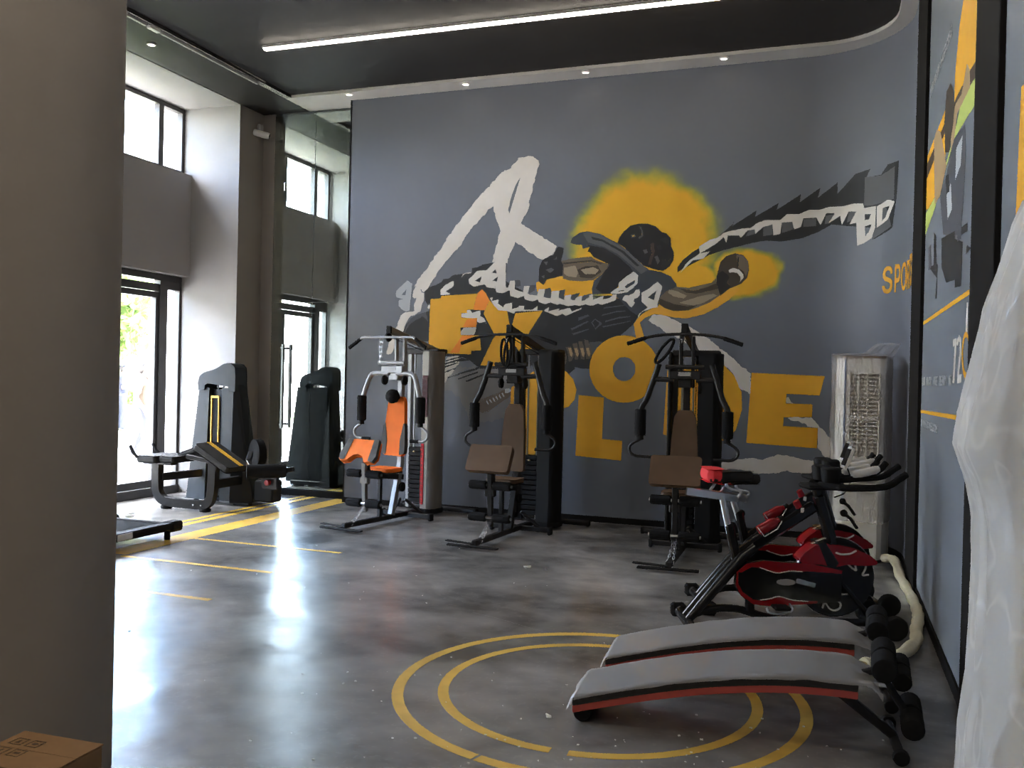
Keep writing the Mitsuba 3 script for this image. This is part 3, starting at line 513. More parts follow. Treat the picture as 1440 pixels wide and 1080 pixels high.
('football_stripe','white',[-990,2752,-929,2733,-883,2681,-882,2645,-916,2605,-913,2656,-949,2698,-999,2709,-1029,2699,-1035,2730],[]),
('jersey_number','white',[-1987,2691,-1992,2606,-2043,2551,-2102,2509,-2206,2493,-2277,2494,-2290,2507,-2225,2553,-2199,2562,-2201,2613,-2124,2676,-2038,2734],[[-2096,2599,-2130,2574,-2116,2550,-2022,2606,-2023,2640],[-2203,2517,-2146,2522,-2133,2538,-2198,2526]]),
('jersey_number','white',[-1722,2568,-1773,2370,-1763,2345,-1831,2337,-1941,2295,-1974,2235,-1983,2244,-1963,2282,-1874,2345,-1944,2405,-1947,2503,-1862,2549,-1779,2620],[[-1877,2452,-1812,2423,-1789,2521]]),
('jersey_number','white',[-2084,2475,-2033,2500,-2008,2534,-1969,2542,-1963,2482,-1988,2448,-2023,2440,-2031,2414,-2013,2397,-2051,2346,-2073,2359,-2113,2407,-2157,2428,-2144,2458,-2128,2479],[]),
('chain','white',[-3965,2675,-3860,2773,-3743,2780,-3630,2885,-3510,2901,-3506,2582,-3536,2587,-3633,2647,-3632,2570,-3728,2581,-3768,2617,-3894,2592,-3954,2629],[[-3667,2661,-3614,2647,-3601,2705],[-3679,2751,-3616,2741,-3637,2787],[-3886,2660,-3822,2641,-3800,2713]]),
('chain','white',[-4152,2604,-4171,2586,-4250,2541,-4190,2517,-4199,2504,-4310,2500,-4316,2560,-4262,2615,-4183,2655,-4143,2661],[]),
('chain','white',[-4036,2739,-3997,2754,-3928,2759,-3938,2749,-4007,2744,-4055,2703],[]),
('chain','white',[-4459,2400,-4443,2377,-4448,2349,-4462,2331,-4478,2358],[]),
('chain','white',[-2489,2496,-2480,2431,-2487,2428,-2496,2489],[]),
('chain','white',[-3536,2587,-3478,2577,-3452,2653,-3395,2657,-3397,2559,-3363,2545,-3297,2522,-3284,2593,-3219,2592,-3240,2512,-3221,2494,-3127,2485,-3110,2555,-3036,2554,-3052,2466,-2969,2448,-2957,2531,-2870,2535,-2877,2456,-2812,2433,-2804,2481,-2732,2490,-2735,2437,-2694,2424,-2668,2463,-2605,2475,-2613,2419,-2586,2423,-2524,2461,-2522,2379,-2497,2370,-2508,2366,-2567,2384,-2634,2362,-2684,2376,-2761,2363,-2866,2390,-2889,2377,-2968,2404,-3032,2387,-3107,2409,-3117,2440,-3186,2419,-3271,2441,-3286,2482,-3356,2455,-3447,2483,-3458,2546,-3544,2515,-3616,2525,-3631,2570,-3633,2647],[]),
('chain','white',[-2498,2496,-2487,2427,-2364,2477,-2372,2434,-2293,2451,-2259,2485,-2219,2485,-2227,2425,-2380,2374,-2424,2391,-2486,2366,-2522,2379,-2524,2479],[]),
('chain','white',[-2985,2355,-2993,2307,-2865,2337,-2873,2315,-2747,2345,-2718,2306,-2611,2345,-2606,2332,-2790,2254,-2827,2280,-2890,2254,-3048,2312],[]),
('chain','white',[-3658,2472,-3667,2426,-3585,2444,-3598,2399,-3530,2354,-3512,2389,-3422,2407,-3425,2335,-3349,2353,-3340,2371,-3279,2370,-3282,2326,-3179,2325,-3120,2369,-3123,2321,-3058,2316,-3381,2308,-3395,2282,-3480,2309,-3481,2313,-3592,2320,-3659,2395,-3696,2463],[]),
('ribbon','charcoal',[308,3226,374,3217,357,3170,309,3170],[]),
('ribbon','charcoal',[520,3252,612,3258,584,3207,565,3252],[]),
('ribbon','charcoal',[-1316,2852,-1476,2769,-1407,2839],[]),
('ribbon','charcoal',[219,3115,-33,3163,-148,3102,-311,3040,-510,3011,-679,3025,-815,3003,-1091,2939,-1248,2889,-1288,2867,-1231,2929,-1334,2911,-1189,2996,-1094,3072,-1066,3010,-1051,3089,-938,3086,-920,3059,-853,3136,-844,3136,-869,3075,-775,3098,-700,3165,-697,3070,-604,3084,-606,3174,-596,3075,-529,3090,-515,3197,-512,3099,-404,3130,-404,3163,-396,3130,-330,3153,-308,3239,-184,3241,-141,3162,-86,3278,-4,3272,-10,3263,-94,3254,-100,3168,-67,3175,49,3240,68,3146,134,3274,183,3268,134,3266,119,3166,166,3183,146,3147,217,3154],[[-306,3152,-182,3156,-184,3234,-307,3231]]),
('ribbon','charcoal',[312,3098,311,3110,387,3115,375,3087],[]),
('ribbon','charcoal',[486,3576,573,3655,743,3655,716,3304,660,3042,403,2966,406,2975,646,3061,607,3155,689,3285,621,3309,675,3312,675,3616,487,3569,347,3583],[]),
('ribbon','charcoal',[-1010,3204,-993,3230,-1010,3186,-772,3337,-779,3275,-553,3406,-568,3337,-338,3484,-345,3406,-150,3542,-173,3440,15,3577,18,3466,195,3637,355,3659,316,3586,297,3587,295,3312,372,3300,530,3306,443,3281,444,3242,434,3241,432,3232,433,3287,296,3288,285,3334,185,3348,72,3334,-71,3341,-153,3319,-252,3324,-350,3285,-467,3289,-532,3231,-684,3236,-769,3204,-819,3162,-905,3156,-1043,3134,-1095,3118,-1160,3070],[]),
('ribbon','charcoal',[-1515,2842,-1409,2930,-1346,2965,-1338,2910,-1443,2840,-1487,2796,-1516,2747,-1566,2716,-1568,2770],[]),
('ribbon','ash',[-784,3141,-775,3098,-869,3075,-844,3136],[]),
('ribbon','ash',[-604,3084,-697,3070,-700,3165,-607,3188],[]),
('ribbon','ash',[-415,3208,-405,3165,-404,3130,-512,3099,-515,3204],[]),
('ribbon','ash',[-184,3234,-182,3156,-306,3152,-307,3231],[]),
('ribbon','ash',[-10,3262,-67,3175,-100,3168,-94,3254],[]),
('ribbon','ash',[134,3266,213,3265,167,3184,119,3166],[]),
('ribbon','ash',[487,3568,675,3616,675,3312,620,3310,586,3321,532,3306,372,3300,295,3312,297,3587],[]),
('ribbon','ash',[565,3252,584,3207,557,3156,514,3131,520,3248],[]),
('ribbon','ash',[444,3242,450,3074,593,3134,606,3154,646,3061,402,2974,408,3022,429,3077,432,3227,434,3241],[]),
('chain','white',[-1234,3051,-1164,3066,-1095,3118,-1043,3134,-905,3156,-819,3162,-769,3204,-684,3236,-532,3230,-467,3289,-350,3284,-252,3324,-153,3318,-71,3341,72,3333,185,3348,285,3334,296,3287,433,3287,429,3077,392,2984,306,2944,232,2927,217,3155,146,3147,214,3265,134,3275,68,3146,49,3241,-67,3175,-3,3272,-86,3279,-141,3162,-184,3242,-308,3239,-330,3153,-396,3130,-415,3209,-515,3204,-529,3090,-596,3075,-607,3189,-700,3166,-775,3098,-784,3143,-853,3136,-920,3059,-938,3086,-1051,3090,-1066,3010,-1094,3073,-1189,2996,-1302,2927,-1337,2910,-1348,2982],[[319,3009,360,3054,388,3116,310,3110],[309,3169,357,3170,375,3217,307,3227]]),
('chain','white',[586,3321,689,3285,593,3134,450,3074,443,3281],[[513,3130,557,3156,613,3259,520,3252]]),
('chain','white',[-1487,2796,-1443,2840,-1337,2910,-1231,2929,-1300,2855,-1407,2839,-1539,2706],[]),
('letter','yellow',[-4309,2462,-4307,2491,-3853,2514,-3898,2329,-3967,2329,-3969,2321,-3976,2319,-3976,2292,-4045,2288,-4045,2283,-4043,2237,-3846,2232,-3853,2139,-3851,2228,-3974,2219,-4021,2128,-3874,2128,-4050,2123,-4048,2037,-3929,2035,-4028,2028,-4173,1829,-4063,1826,-4045,1900,-3929,1992,-3893,2034,-3807,2033,-3788,1861,-3911,1855,-3910,1814,-4455,1826,-4440,2455],[]),
('letter','orange',[-3796,2563,-3746,2517,-3697,2436,-3752,2320,-3898,2328,-3849,2519],[]),
('letter','orange',[-3851,2228,-3854,2128,-4021,2128,-3974,2219],[]),
('letter','orange',[-3891,2037,-3929,1992,-4045,1900,-4063,1826,-4173,1829,-4028,2028],[]),
('letter','white',[-3976,2292,-3976,2319,-3937,2328,-3907,2292,-3858,2310,-3809,2319,-3808,2255,-3759,2228,-3728,2165,-3748,2192,-3806,2174,-3845,2192,-3846,2233,-3974,2233,-4044,2242,-4045,2283],[]),
('letter','cream',[-4049,2073,-4011,2121,-3854,2127,-3862,2074,-3881,2039,-4048,2038],[]),
('letter','yellow',[-3592,2320,-3481,2313,-3433,2085,-3385,2286,-3053,2316,-3215,2063,-3233,2019,-3177,1887,-3329,1858,-3396,1946,-3431,1924,-3503,1682,-3794,1689,-3646,1994,-3618,2025,-3770,2282,-3696,2436],[]),
('letter','yellow',[-3136,1644,-2903,1648,-2771,1643,-2687,1558,-2644,1441,-2665,1330,-2729,1250,-2843,1214,-3058,1191,-3113,694,-3453,701,-3411,1445],[[-3087,1358,-2913,1370,-2932,1497,-3082,1493]]),
('letter','yellow',[-2333,1364,-2344,911,-2119,899,-2125,685,-2641,712,-2619,1382],[]),
('letter','yellow',[-1746,1605,-1772,1528,-1815,1458,-1873,1399,-1944,1354,-2023,1324,-2108,1312,-2194,1319,-2277,1344,-2351,1385,-2415,1442,-2463,1511,-2494,1589,-2506,1671,-2498,1754,-2471,1832,-2426,1903,-2366,1962,-2293,2007,-2212,2034,-2126,2044,-2041,2035,-1960,2009,-1887,1966,-1826,1909,-1780,1841,-1750,1765,-1739,1685],[[-1996,1709,-2006,1737,-2042,1782,-2066,1797,-2093,1806,-2148,1806,-2175,1795,-2218,1758,-2241,1705,-2239,1647,-2214,1594,-2193,1574,-2169,1559,-2142,1550,-2114,1547,-2086,1551,-2060,1561,-2037,1578,-2003,1624,-1995,1651]]),
('letter','yellow',[-1530,1680,-1368,1738,-1191,1831,-1082,1760,-956,1637,-873,1459,-864,1280,-925,1063,-1028,959,-1186,907,-1612,905,-1614,979,-1678,985,-1649,1678],[]),
('letter','yellow',[-778,1665,-61,1645,-107,1449,-426,1456,-433,1359,-175,1358,-176,1228,-449,1218,-453,1127,-116,1121,-120,916,-814,938],[])
]
def poly_of(p, hs): return Polygon(np.array(p).reshape(-1, 2) / 1000.0, [np.array(q).reshape(-1, 2) / 1000.0 for q in hs]).buffer(0)
def rough(P, amp, seed):
    """brush-torn outline"""
    g = np.array(P.exterior.segmentize(0.010).coords)[:-1]
    n = meshkit.noise(np.column_stack([g * 22, np.full(len(g), seed)])) - 0.5 + 0.6 * (meshkit.noise(np.column_stack([g * 60, np.full(len(g), seed + 3.0)])) - 0.5)
    t = np.roll(g, -1, 0) - np.roll(g, 1, 0); t = np.stack([t[:, 1], -t[:, 0]], 1) / (np.linalg.norm(t, axis=1, keepdims=True) + 1e-9)
    return Polygon(g + t * n[:, None] * amp, [list(i.coords) for i in P.interiors]).buffer(0)
wf = lambda v: wall_pt(v[:, 0], v[:, 1], 0.003)
for i, (n, c, p, hs) in enumerate(MURAL):
    P = poly_of(p, hs)
    if n in ('brush_stroke', 'grey_wash'): P = rough(P, 0.020 if n == 'brush_stroke' else 0.05, i * 1.7)
    put('mural__' + n, flat(P, wf, (XC - .01, 0.06)), 'paint_' + c, False)
def lettering(text, x0, x1, z0, z1, fn, bold=True, shear=0.0):
    m = meshkit.text_mesh(text, 1.0, 0.002, bold); lo, hi = m.bounds
    v = m.vertices.copy(); a = (v[:, 0] - lo[0]) / (hi[0] - lo[0]); b = (v[:, 1] - lo[1]) / (hi[1] - lo[1])
    return trimesh.Trimesh(fn(x0 + (x1 - x0) * a, z0 + (z1 - z0) * b + shear * a, 0.003 + v[:, 2]), m.faces, process=False)
def wall_pt_off(s, z, off):
    th = np.clip((s - XC) / RC, 0, math.pi / 2); ex = np.maximum(s - XC - RC * math.pi / 2, 0)
    return np.stack([XC + (RC - off) * np.sin(th), YC + (RC - off) * np.cos(th) - ex, z], -1)
labels['sports_lettering'] = {'label': 'yellow SPORTS lettering painted around the curved corner wall', 'category': 'lettering'}
for k, (ch, s0, s1) in enumerate(zip('SPORTS', (.54, .725, .845, 1.0, 1.14, 1.255), (.69, .83, .985, 1.125, 1.24, 1.375))):
    put('sports_lettering__letter', lettering(ch, s0, s1, 2.43, 2.69 + (.03 if k > 3 else 0), wall_pt_off), 'paint_yellow', False)
# wall posters on the right wall
POSTER = [
('color_block','yellow',[5397,3644,5512,3569,5654,3363,5666,3193,5281,3178,5160,3244,5055,3176,5052,3168,4661,3130,4690,3380,4684,3418,5321,3683],[]),
('color_block','yellow',[6035,2996,6059,3002,6108,3133,6247,3127,6049,2969],[]),
('color_block','yellow',[7216,2855,6979,2834,6606,2834,6703,3108,7202,3087],[]),
('color_block','yellow',[7192,3250,7196,3182,7193,3195,6734,3197,6757,3264],[]),
('color_block','yellow',[6108,3277,6540,3270,6333,3197,6132,3196,6138,3211],[]),
('color_block','brown',[7193,3194,7213,3087,6703,3108,6734,3196],[]),
('color_block','brown',[6332,3196,6248,3128,6108,3134,6132,3195],[]),
('color_block','brown',[5282,3177,5696,3193,5688,3152,5639,3151,5615,3165,5344,3143],[]),
('color_block','brown',[5052,3167,5018,3084,4669,3062,4661,3127],[]),
('color_block','green',[7226,2833,7216,2671,6581,2753,6457,2781,6588,2783,6606,2833],[]),
('color_block','green',[5987,2921,5959,2899,5996,2885,5762,2938,5768,2966],[]),
('color_block','green',[5018,3083,5015,3074,5408,3082,5575,3016,5621,2970,5105,2946,4690,2921,4687,3052],[]),
('figure_arm','tan',[5344,3143,5615,3164,5682,3125,5674,3082,5777,3014,5760,2929,5622,2970,5507,3084,5015,3074,5055,3175,5160,3244],[]),
('figure_arm','umber',[6063,3377,6137,3211,6058,3002,5867,2955,5674,3082,5712,3269,5850,3363],[]),
('figure_arm','tan',[6757,3264,6588,2783,6273,2778,5960,2899,6159,3054,6331,3195,6575,3282],[]),
('figure_body','slate',[5760,2929,5948,2844,5972,2839,5838,2820,5795,2730,5721,2743,5638,2576,5832,2548,5919,2707,5877,2715,5922,2720,5997,2834,6272,2778,6035,2491,5804,2454,5480,2426,5475,2402,5371,2385,5387,2608,5257,2582,5220,2400,5150,2553,5111,2769,5181,2934,5622,2969],[[5515,2893,5256,2897,5255,2897,5310,2748,5524,2713]]),
('figure_body','pale',[5524,2713,5311,2748,5256,2897,5514,2893],[]),
('figure_body','pale',[5832,2549,5638,2576,5721,2743,5794,2730,5783,2705,5875,2715,5919,2707],[]),
('figure_body','charcoal',[5922,2721,5783,2706,5838,2820,6002,2843],[]),
('figure_body','charcoal',[6086,2300,5820,2173,5425,2148,5481,2425,6127,2482],[]),
('figure_body','charcoal',[5416,2103,5162,2085,5147,2313,5290,2343,5367,2346,5369,2359,5472,2380],[]),
('dumbbell','charcoal',[4983,2344,4990,2385,5222,2400,5214,2357],[]),
('dumbbell','charcoal',[5017,2230,4846,2237,4997,2275],[]),
('figure_body','slate',[5367,2347,5211,2340,5257,2582,5387,2608],[]),
('bench_leg','charcoal',[6333,2127,6313,2348,6390,2355,6378,2315,6542,2335,6548,2370,6704,2384,6700,2376,6799,2377,6336,2260,6394,2133],[]),
('bench_leg','charcoal',[6542,2336,6378,2316,6452,2553,6585,2595],[]),
('bench_leg','slate',[6888,2378,6701,2377,6794,2547,6929,2539],[]),
('stripe','yellow',[7254,2036,7247,2010,4671,2011,4676,2038],[]),
('digit_pole','white',[4949,1835,4889,1831,4888,1976,4932,1980],[]),
('digit','white',[5430,1779,5364,1781,5409,1579,5330,1579,5275,1786,5295,1822,5438,1819],[]),
('digit','white',[5268,1778,5212,1779,5210,1799,5166,1793,5155,1739,5216,1641,5222,1577,5060,1581,5050,1623,5145,1624,5081,1720,5098,1810,5186,1833,5274,1811],[]),
('digit','yellow',[4783,1741,4802,1769,4829,1795,4862,1815,4899,1829,4938,1835,4976,1833,5011,1823,5040,1805,5060,1781,5070,1752,5069,1720,5057,1688,5036,1658,5007,1632,4972,1613,4933,1600,4894,1596,4857,1600,4825,1611,4799,1629,4781,1653,4772,1681,4772,1710],[[4804,1693,4811,1673,4824,1655,4843,1642,4868,1634,4895,1631,4924,1634,4952,1644,4978,1658,5000,1677,5015,1699,5023,1722,5024,1746,5017,1767,5002,1785,4981,1798,4956,1806,4928,1807,4899,1803,4871,1793,4846,1778,4826,1759,4812,1738,4804,1715]]),
('stripe','yellow',[7252,1365,4753,1389,4743,1416,7244,1387],[]),
('color_block','yellow',[3719,2154,3426,2090,3359,2624,3675,2652],[]),
('color_block','white',[3673,2138,3689,2113,3423,2068,3426,2085],[])
]
rw = lambda off: (lambda v: np.column_stack([np.full(len(v), XR - off), v]))
labels['wall_poster'] = {'label': 'grey wall graphic with raised fists and the number 720 between two black uprights', 'category': 'poster'}
labels['wall_poster_001'] = {'label': 'grey wall graphic with a yellow block beside the plastic-wrapped cabinet', 'category': 'poster'}
put('wall_poster__panel', box(XR - .004, XR, 4.672, 7.198, .08, HC - .002), 'panel_wall', False)
put('wall_poster_001__panel', box(XR - .004, XR, 1.6, 4.028, .08, HC - .002), 'panel_wall', False)
for n, c, p, hs in POSTER:
    P = poly_of(p, hs); t = 'wall_poster' if P.centroid.x > 4.6 else 'wall_poster_001'
    P = P.intersection(sbox(4.675, .1, 7.195, HC - .003) if t == 'wall_poster' else sbox(1.6, .1, 4.027, HC - .003))
    if P.is_empty: continue
    put(t + '__' + n, flat(P, rw(.006)), 'paint_' + c, False)
ry = lambda a, z, off: np.stack([XR - .004 - off, a, z], -1)
for w_, a_, b_ in (('LUN', 7.12, 6.92), ('BUCK', 6.80, 6.48), ('ARE', 6.36, 6.14), ('READY', 6.02, 5.64), ('AT', 5.56, 5.44)):
    put('wall_poster__lettering', lettering(w_, a_, b_, 1.565, 1.625, ry), 'paint_pale', False)
put('wall_poster__lettering', lettering('WWW.IDOVES.COM', 7.10, 6.07, 1.27, 1.325, ry), 'paint_pale', False)
for w_, a_, b_ in (('HARDWORK', 7.07, 6.50), ('EXERCISE', 6.42, 5.85)):
    put('wall_poster__lettering', lettering(w_, a_, b_, 3.64, 3.71, ry, False), 'paint_pale', False)

# lamps of the ceiling
def emitter(v): return {'type': 'area', 'radiance': {'type': 'rgb', 'value': list(v)}}
labels['led_strip_light'] = {'label': 'long slim linear LED light hung in the dark ceiling', 'category': 'light'}
LM = np.array(RT(-5.58, 7.77, 0, 0.8))
put('led_strip_light__housing', box(0, 5.6, -.035, .035, 4.88, 4.9045), 'white_plastic', False, LM)
put('led_strip_light__diffuser', box(.005, 5.595, -.03, .03, 4.862, 4.881, .008), 'led', False, LM, emitter=emitter([LED_POWER * c for c in (1.0, 0.90, 0.76)]))
for y_, lb in ((2.0, 'second linear LED light, over the near half of the room'), (-1.6, 'linear LED light at the rear of the room')):
    k = nk('led_strip_light'); tag(k, lb, 'light')
    put(k + '__housing', box(-5.84, -0.2, y_ - .035, y_ + .035, 4.88, 4.9045), 'white_plastic', False)
    put(k + '__diffuser', box(-5.835, -0.205, y_ - .03, y_ + .03, 4.862, 4.881, .008), 'led', False, emitter=emitter([LED_POWER * 2.2 * c for c in (1.0, 0.90, 0.76)]))
for i, (x, y) in enumerate([(-5.45, 9.27), (-3.97, 9.30), (-2.57, 9.29), (-1.11, 9.28), (-6.60, 7.30)]):
    k = nk('downlight'); tag(k, ['small round downlight above the mirror edge', 'round downlight over the left half of the mural', 'round downlight over the football player', 'round downlight over the right half of the mural', 'round downlight in the ceiling strip above the door niche'][i], 'light', 'downlights')
    put(k + '__ring', lathe([(.045, 0), (.045, -.012), (.032, -.016), (.030, 0)], (x, y, HC), n=20), 'white_plastic')
    put(k + '__lens', lathe([(0, -.006), (.031, -.006), (.031, -.002), (0, -.002)], (x, y, HC), n=20), 'led', False, emitter=emitter([SPOT_POWER * c for c in (1.0, 0.88, 0.72)]))
labels['light_track'] = {'label': 'dark lighting track along the left ceiling edge', 'category': 'track'}
put('light_track__rail', [box(-6.275, -6.245, 4.2, 6.85, HC - .03, HC, .003), box(-6.275, -6.245, 7.05, 8.6, HC - .03, HC, .003)], 'grey_plastic', False)
put('light_track__connector', box(-6.285, -6.235, 6.88, 7.02, HC - .035, HC, .005), 'white_plastic', False)
labels['security_camera'] = {'label': 'small white security camera on the pillar beside the mirror top', 'category': 'camera'}
put('security_camera__bracket', [box(-6.98, -6.93, 9.60, 9.68, 4.60, 4.72, .008), tube([(-6.95, 9.64, 4.63), (-6.90, 9.62, 4.60), (-6.88, 9.60, 4.57)], .018)], 'grey_plastic')
put('security_camera__body', [cyl((-6.98, 9.54, 4.60), (-6.80, 9.62, 4.555), .042, 18, .012)], 'white_plastic')
put('security_camera__lens', cyl((-6.81, 9.615, 4.558), (-6.797, 9.622, 4.554), .030, 16), 'black_gloss')

# ---------------------------------------------------------------- home gyms
def home_gym(x, y, deg, style, label, loops):
    M = RT(x, y, 0, deg); k = nk('home_gym'); tag(k, label, 'gym machine', 'home gym stations along the mural')
    sil = style == 'silver'; F = 'silver' if sil else 'black_metal'; FR = 'black_metal'
    A = lambda n, m, mt, sm=35, par=None: put((par or k) + '__' + n, m, mt, sm, M)
    # floor frame
    A('base_beam', bar((0, 0.02, .055), (0, 1.75, .055), .05, .05), FR, False)
    A('foot_plate', [bar((-.25, -.02, .03), (.25, .0, .03), .05, .018), bar((-.30, .05, .05), (.0, .03, .045), .05, .012)], 'black_satin', False)
    cb = A('cross_bar', bar((-.31, 1.08, .045), (.31, 1.08, .045), .05, .05), FR, False)
    for s in (-1, 1): put(cb + '__end_cap', box(s * .30, s * .335, 1.045, 1.115, .0, .078, .008), 'black_satin', 35, M)
    cb = A('cross_bar', cyl((-.50, 1.70, .045), (.50, 1.70, .045), .030, 14), FR)
    for s in (-1, 1): put(cb + '__end_cap', cyl((s * .485, 1.70, .045), (s * .52, 1.70, .045), .035, 14, .006), 'black_satin', 35, M)
    for s in (-1, 1): A('brace', bar((s * .20, 1.10, .06), (s * .03, 1.0, .22), .03, .03), FR, False)
    # mast, seat support, boom
    A('mast', [bar((0, .80, .07), (0, .95, .62), .06, .06), bar((0, .95, .58), (0, .93, 1.60), .06, .06)], F, False)
    A('upper_mast', [bar((-.055, .93, 1.50), (-.055, .90, 1.97), .03, .05), bar((.055, .93, 1.50), (.055, .90, 1.97), .03, .05)], F, False)
    A('seat_beam', bar((0, .98, .46), (0, .38, .53), .055, .06), FR, False)
    A('boom', bar((.0, 1.62, 1.83), (.0, .70, 2.03), .05, .07), 'silver_shell' if sil else F, False)
    A('boom_cap', box(-.03, .03, .68, .71, 1.99, 2.07, .006), 'black_satin', False)
    A('front_upright', bar((0, .60, .07), (0, .60, .48), .04, .04), FR, False)
    # leg developer
    A('leg_lever', [bar((0, .33, .66), (0, .36, .16), .05, .045), box(-.05, .05, .32, .38, .44, .52, .01)], 'silver_shell' if sil else F, False)
    for w_, nm in ((.545, 0), (.245, 1)):
        f = A('foam_roller', [cyl((-.21, .335, w_), (-.035, .335, w_), .042, 20, .012), cyl((.035, .335, w_), (.21, .335, w_), .042, 20, .012)], 'foam')
        put(f + '__axle', cyl((-.222, .335, w_), (.222, .335, w_), .014, 12), 'chrome', 35, M)
    A('chain', chainlinks((.0, .32, .20), (-.03, .16, .05), .012, .003), 'chrome')
    A('chain', chainlinks((.02, .33, .22), (.02, .10, .03), .012, .003), 'chrome')
    # curl pad, seat, backrest
    if sil:
        P = Polygon([(-.225, -.02), (-.19, .21), (.185, .21), (.225, .02), (.20, -.03), (.10, -.045), (.06, .02), (0, .04), (-.06, .03), (-.12, -.03), (-.20, -.045)])
        tilt = np.eye(4); a = math.radians(-33); tilt[:3, :3] = [[1, 0, 0], [0, math.cos(a), -math.sin(a)], [0, math.sin(a), math.cos(a)]]; tilt[:3, 3] = (0, .24, .70)
        cm = pad(P, -.035, .035, 'xz', .022); cm.apply_transform(tilt); cp = A('curl_pad', cm, 'orange_vinyl', 40)
        for s in (-1, 1):
            q = pad(Polygon([(s * .13, .215), (s * .19, .215), (s * .23, .02), (s * .205, -.035), (s * .15, -.03)]), -.04, .0, 'xz', .012); q.apply_transform(tilt)
            put(cp + '__side_panel', q, 'grey_vinyl', 40, M)
    else:
        P = rrect(-.215, .215, -.03, .235, .025)
        tilt = np.eye(4); a = math.radians(-28); tilt[:3, :3] = [[1, 0, 0], [0, math.cos(a), -math.sin(a)], [0, math.sin(a), math.cos(a)]]; tilt[:3, 3] = (0, .27, .70)
        cm = pad(P, -.035, .0, 'xz', .012); cm.apply_transform(tilt); cp = A('curl_pad', cm, 'brown_vinyl', 40)
        q = pad(rrect(-.212, .212, -.028, .23, .025), .001, .035, 'xz', .008); q.apply_transform(tilt); put(cp + '__backing', q, 'brown_vinyl', 40, M)
    A('curl_pad_post', bar((0, .40, .50), (0, .36, .78), .045, .045), FR, False)
    st = A('seat', pad(rrect(-.16, .16, .54, .80, .05), .545, .585, 'xy', .014), 'orange_vinyl' if sil else 'brown_vinyl', 40)
    put(st + '__base', box(-.15, .15, .55, .79, .53, .546, .004), 'pad_black', False, M)
    if sil: B = [(-.10, .0), (-.145, .03), (-.15, .12), (-.125, .34), (-.105, .58), (-.08, .63), (.08, .63), (.105, .58), (.125, .34), (.15, .12), (.145, .03), (.10, 0)]
    else: B = [(-.12, 0), (-.13, .02), (-.115, .40), (-.095, .60), (-.06, .66), (.06, .66), (.095, .60), (.115, .40), (.13, .02), (.12, 0)]
    Mb = np.eye(4); a = math.radians(-5); Mb[:3, :3] = [[1, 0, 0], [0, math.cos(a), -math.sin(a)], [0, math.sin(a), math.cos(a)]]; Mb[:3, 3] = (0, .80, .70 if sil else .64)
    bm = pad(Polygon(B), -.0, .055, 'xz', .02); bm.apply_transform(Mb); br = A('backrest', bm, 'orange_vinyl' if sil else 'brown_vinyl', 40)
    if sil:
        for s in (-1, 1):
            q = pad(Polygon([(s * .09, .01), (s * .152, .03), (s * .156, .12), (s * .135, .32), (s * .12, .36), (s * .085, .16)]), -.006, .05, 'xz', .008); q.apply_transform(Mb); put(br + '__side_panel', q, 'grey_vinyl', 40, M)
        A('towel_roll', [ball((.0, .78, 1.33), .075, 3, (1, 1, 1)), cyl((-.06, .77, 1.31), (.06, .80, 1.35), .055, 16, .02)], 'foam')
    A('backrest_bracket', bar((0, .90, .95), (0, .94, .95), .05, .10), FR, False)
    # press arms
    pv = 0.78
    A('press_bracket', [box(-.14, .14, pv - .03, pv + .05, 1.575, 1.655, .008), box(-.06, .06, pv, .95, 1.50, 1.62, .008)], F, False)
    A('name_plate', box(-.055, .055, pv - .034, pv - .029, 1.605, 1.64), 'grey_plastic', False)
    A('press_bar', cyl((-.17, pv - .03, 1.685), (.17, pv - .03, 1.685), .020, 12), F)
    for s in (-1, 1):
        if sil: path = spline([(s * .05, pv, 1.575), (s * .22, pv, 1.57), (s * .285, pv - .01, 1.545), (s * .33, pv - .02, 1.44), (s * .385, pv - .03, 1.27)], 7)
        else: path = spline([(s * .235, pv, 1.71), (s * .275, pv, 1.58), (s * .335, pv - .01, 1.40), (s * .38, pv - .02, 1.31), (s * .385, pv - .02, 1.22)], 5)
        ar = A('press_arm', [tube(path, .027, 14)] + ([] if sil else [cyl((s * .10, pv, 1.57), (s * .27, pv, 1.575), .024, 14)]), F)
        put(ar + '__foam_grip', cyl((s * .385, pv - .03, 1.06), (s * .385, pv - .03, 1.30 if not sil else 1.33), .050, 24, .010), 'foam', 35, M)
        hk = spline([(s * .385, pv - .03, 1.08), (s * .385, pv - .03, 1.03), (s * .425, pv - .03, 1.005), (s * .475, pv - .03, .965), (s * .475, pv - .03, .91), (s * .43, pv - .03, .875), (s * .37, pv - .03, .87), (s * .27, pv - .03, .87)], 5)
        h2 = put(ar + '__hook_handle', tube(hk, .0135, 10), F if sil else 'black_metal', 35, M)
        if sil: put(ar + '__hand_grip', cyl((s * .37, pv - .03, .87), (s * .262, pv - .03, .87), .018, 12, .004), 'foam', 35, M)
        put(ar + '__joint', cyl((s * .385, pv - .03, 1.02), (s * .385, pv - .03, 1.065), .030, 14, .006), 'black_satin', 35, M)
    for s in (-1, 1):
        A('pulley', cyl((s * .13 - .012, pv + .03, 1.50), (s * .13 + .012, pv + .03, 1.50), .05, 22, .006), 'black_satin')
    A('pulley', cyl((-.035, .72, 1.955), (-.011, .72, 1.955), .05, 22, .006), 'black_satin')
    A('pulley', cyl((.012, 1.50, 1.77), (.036, 1.50, 1.77), .05, 22, .006), 'black_satin')
    A('pulley', cyl((.03, .93, .36), (.054, .93, .36), .05, 22, .006), 'black_satin')
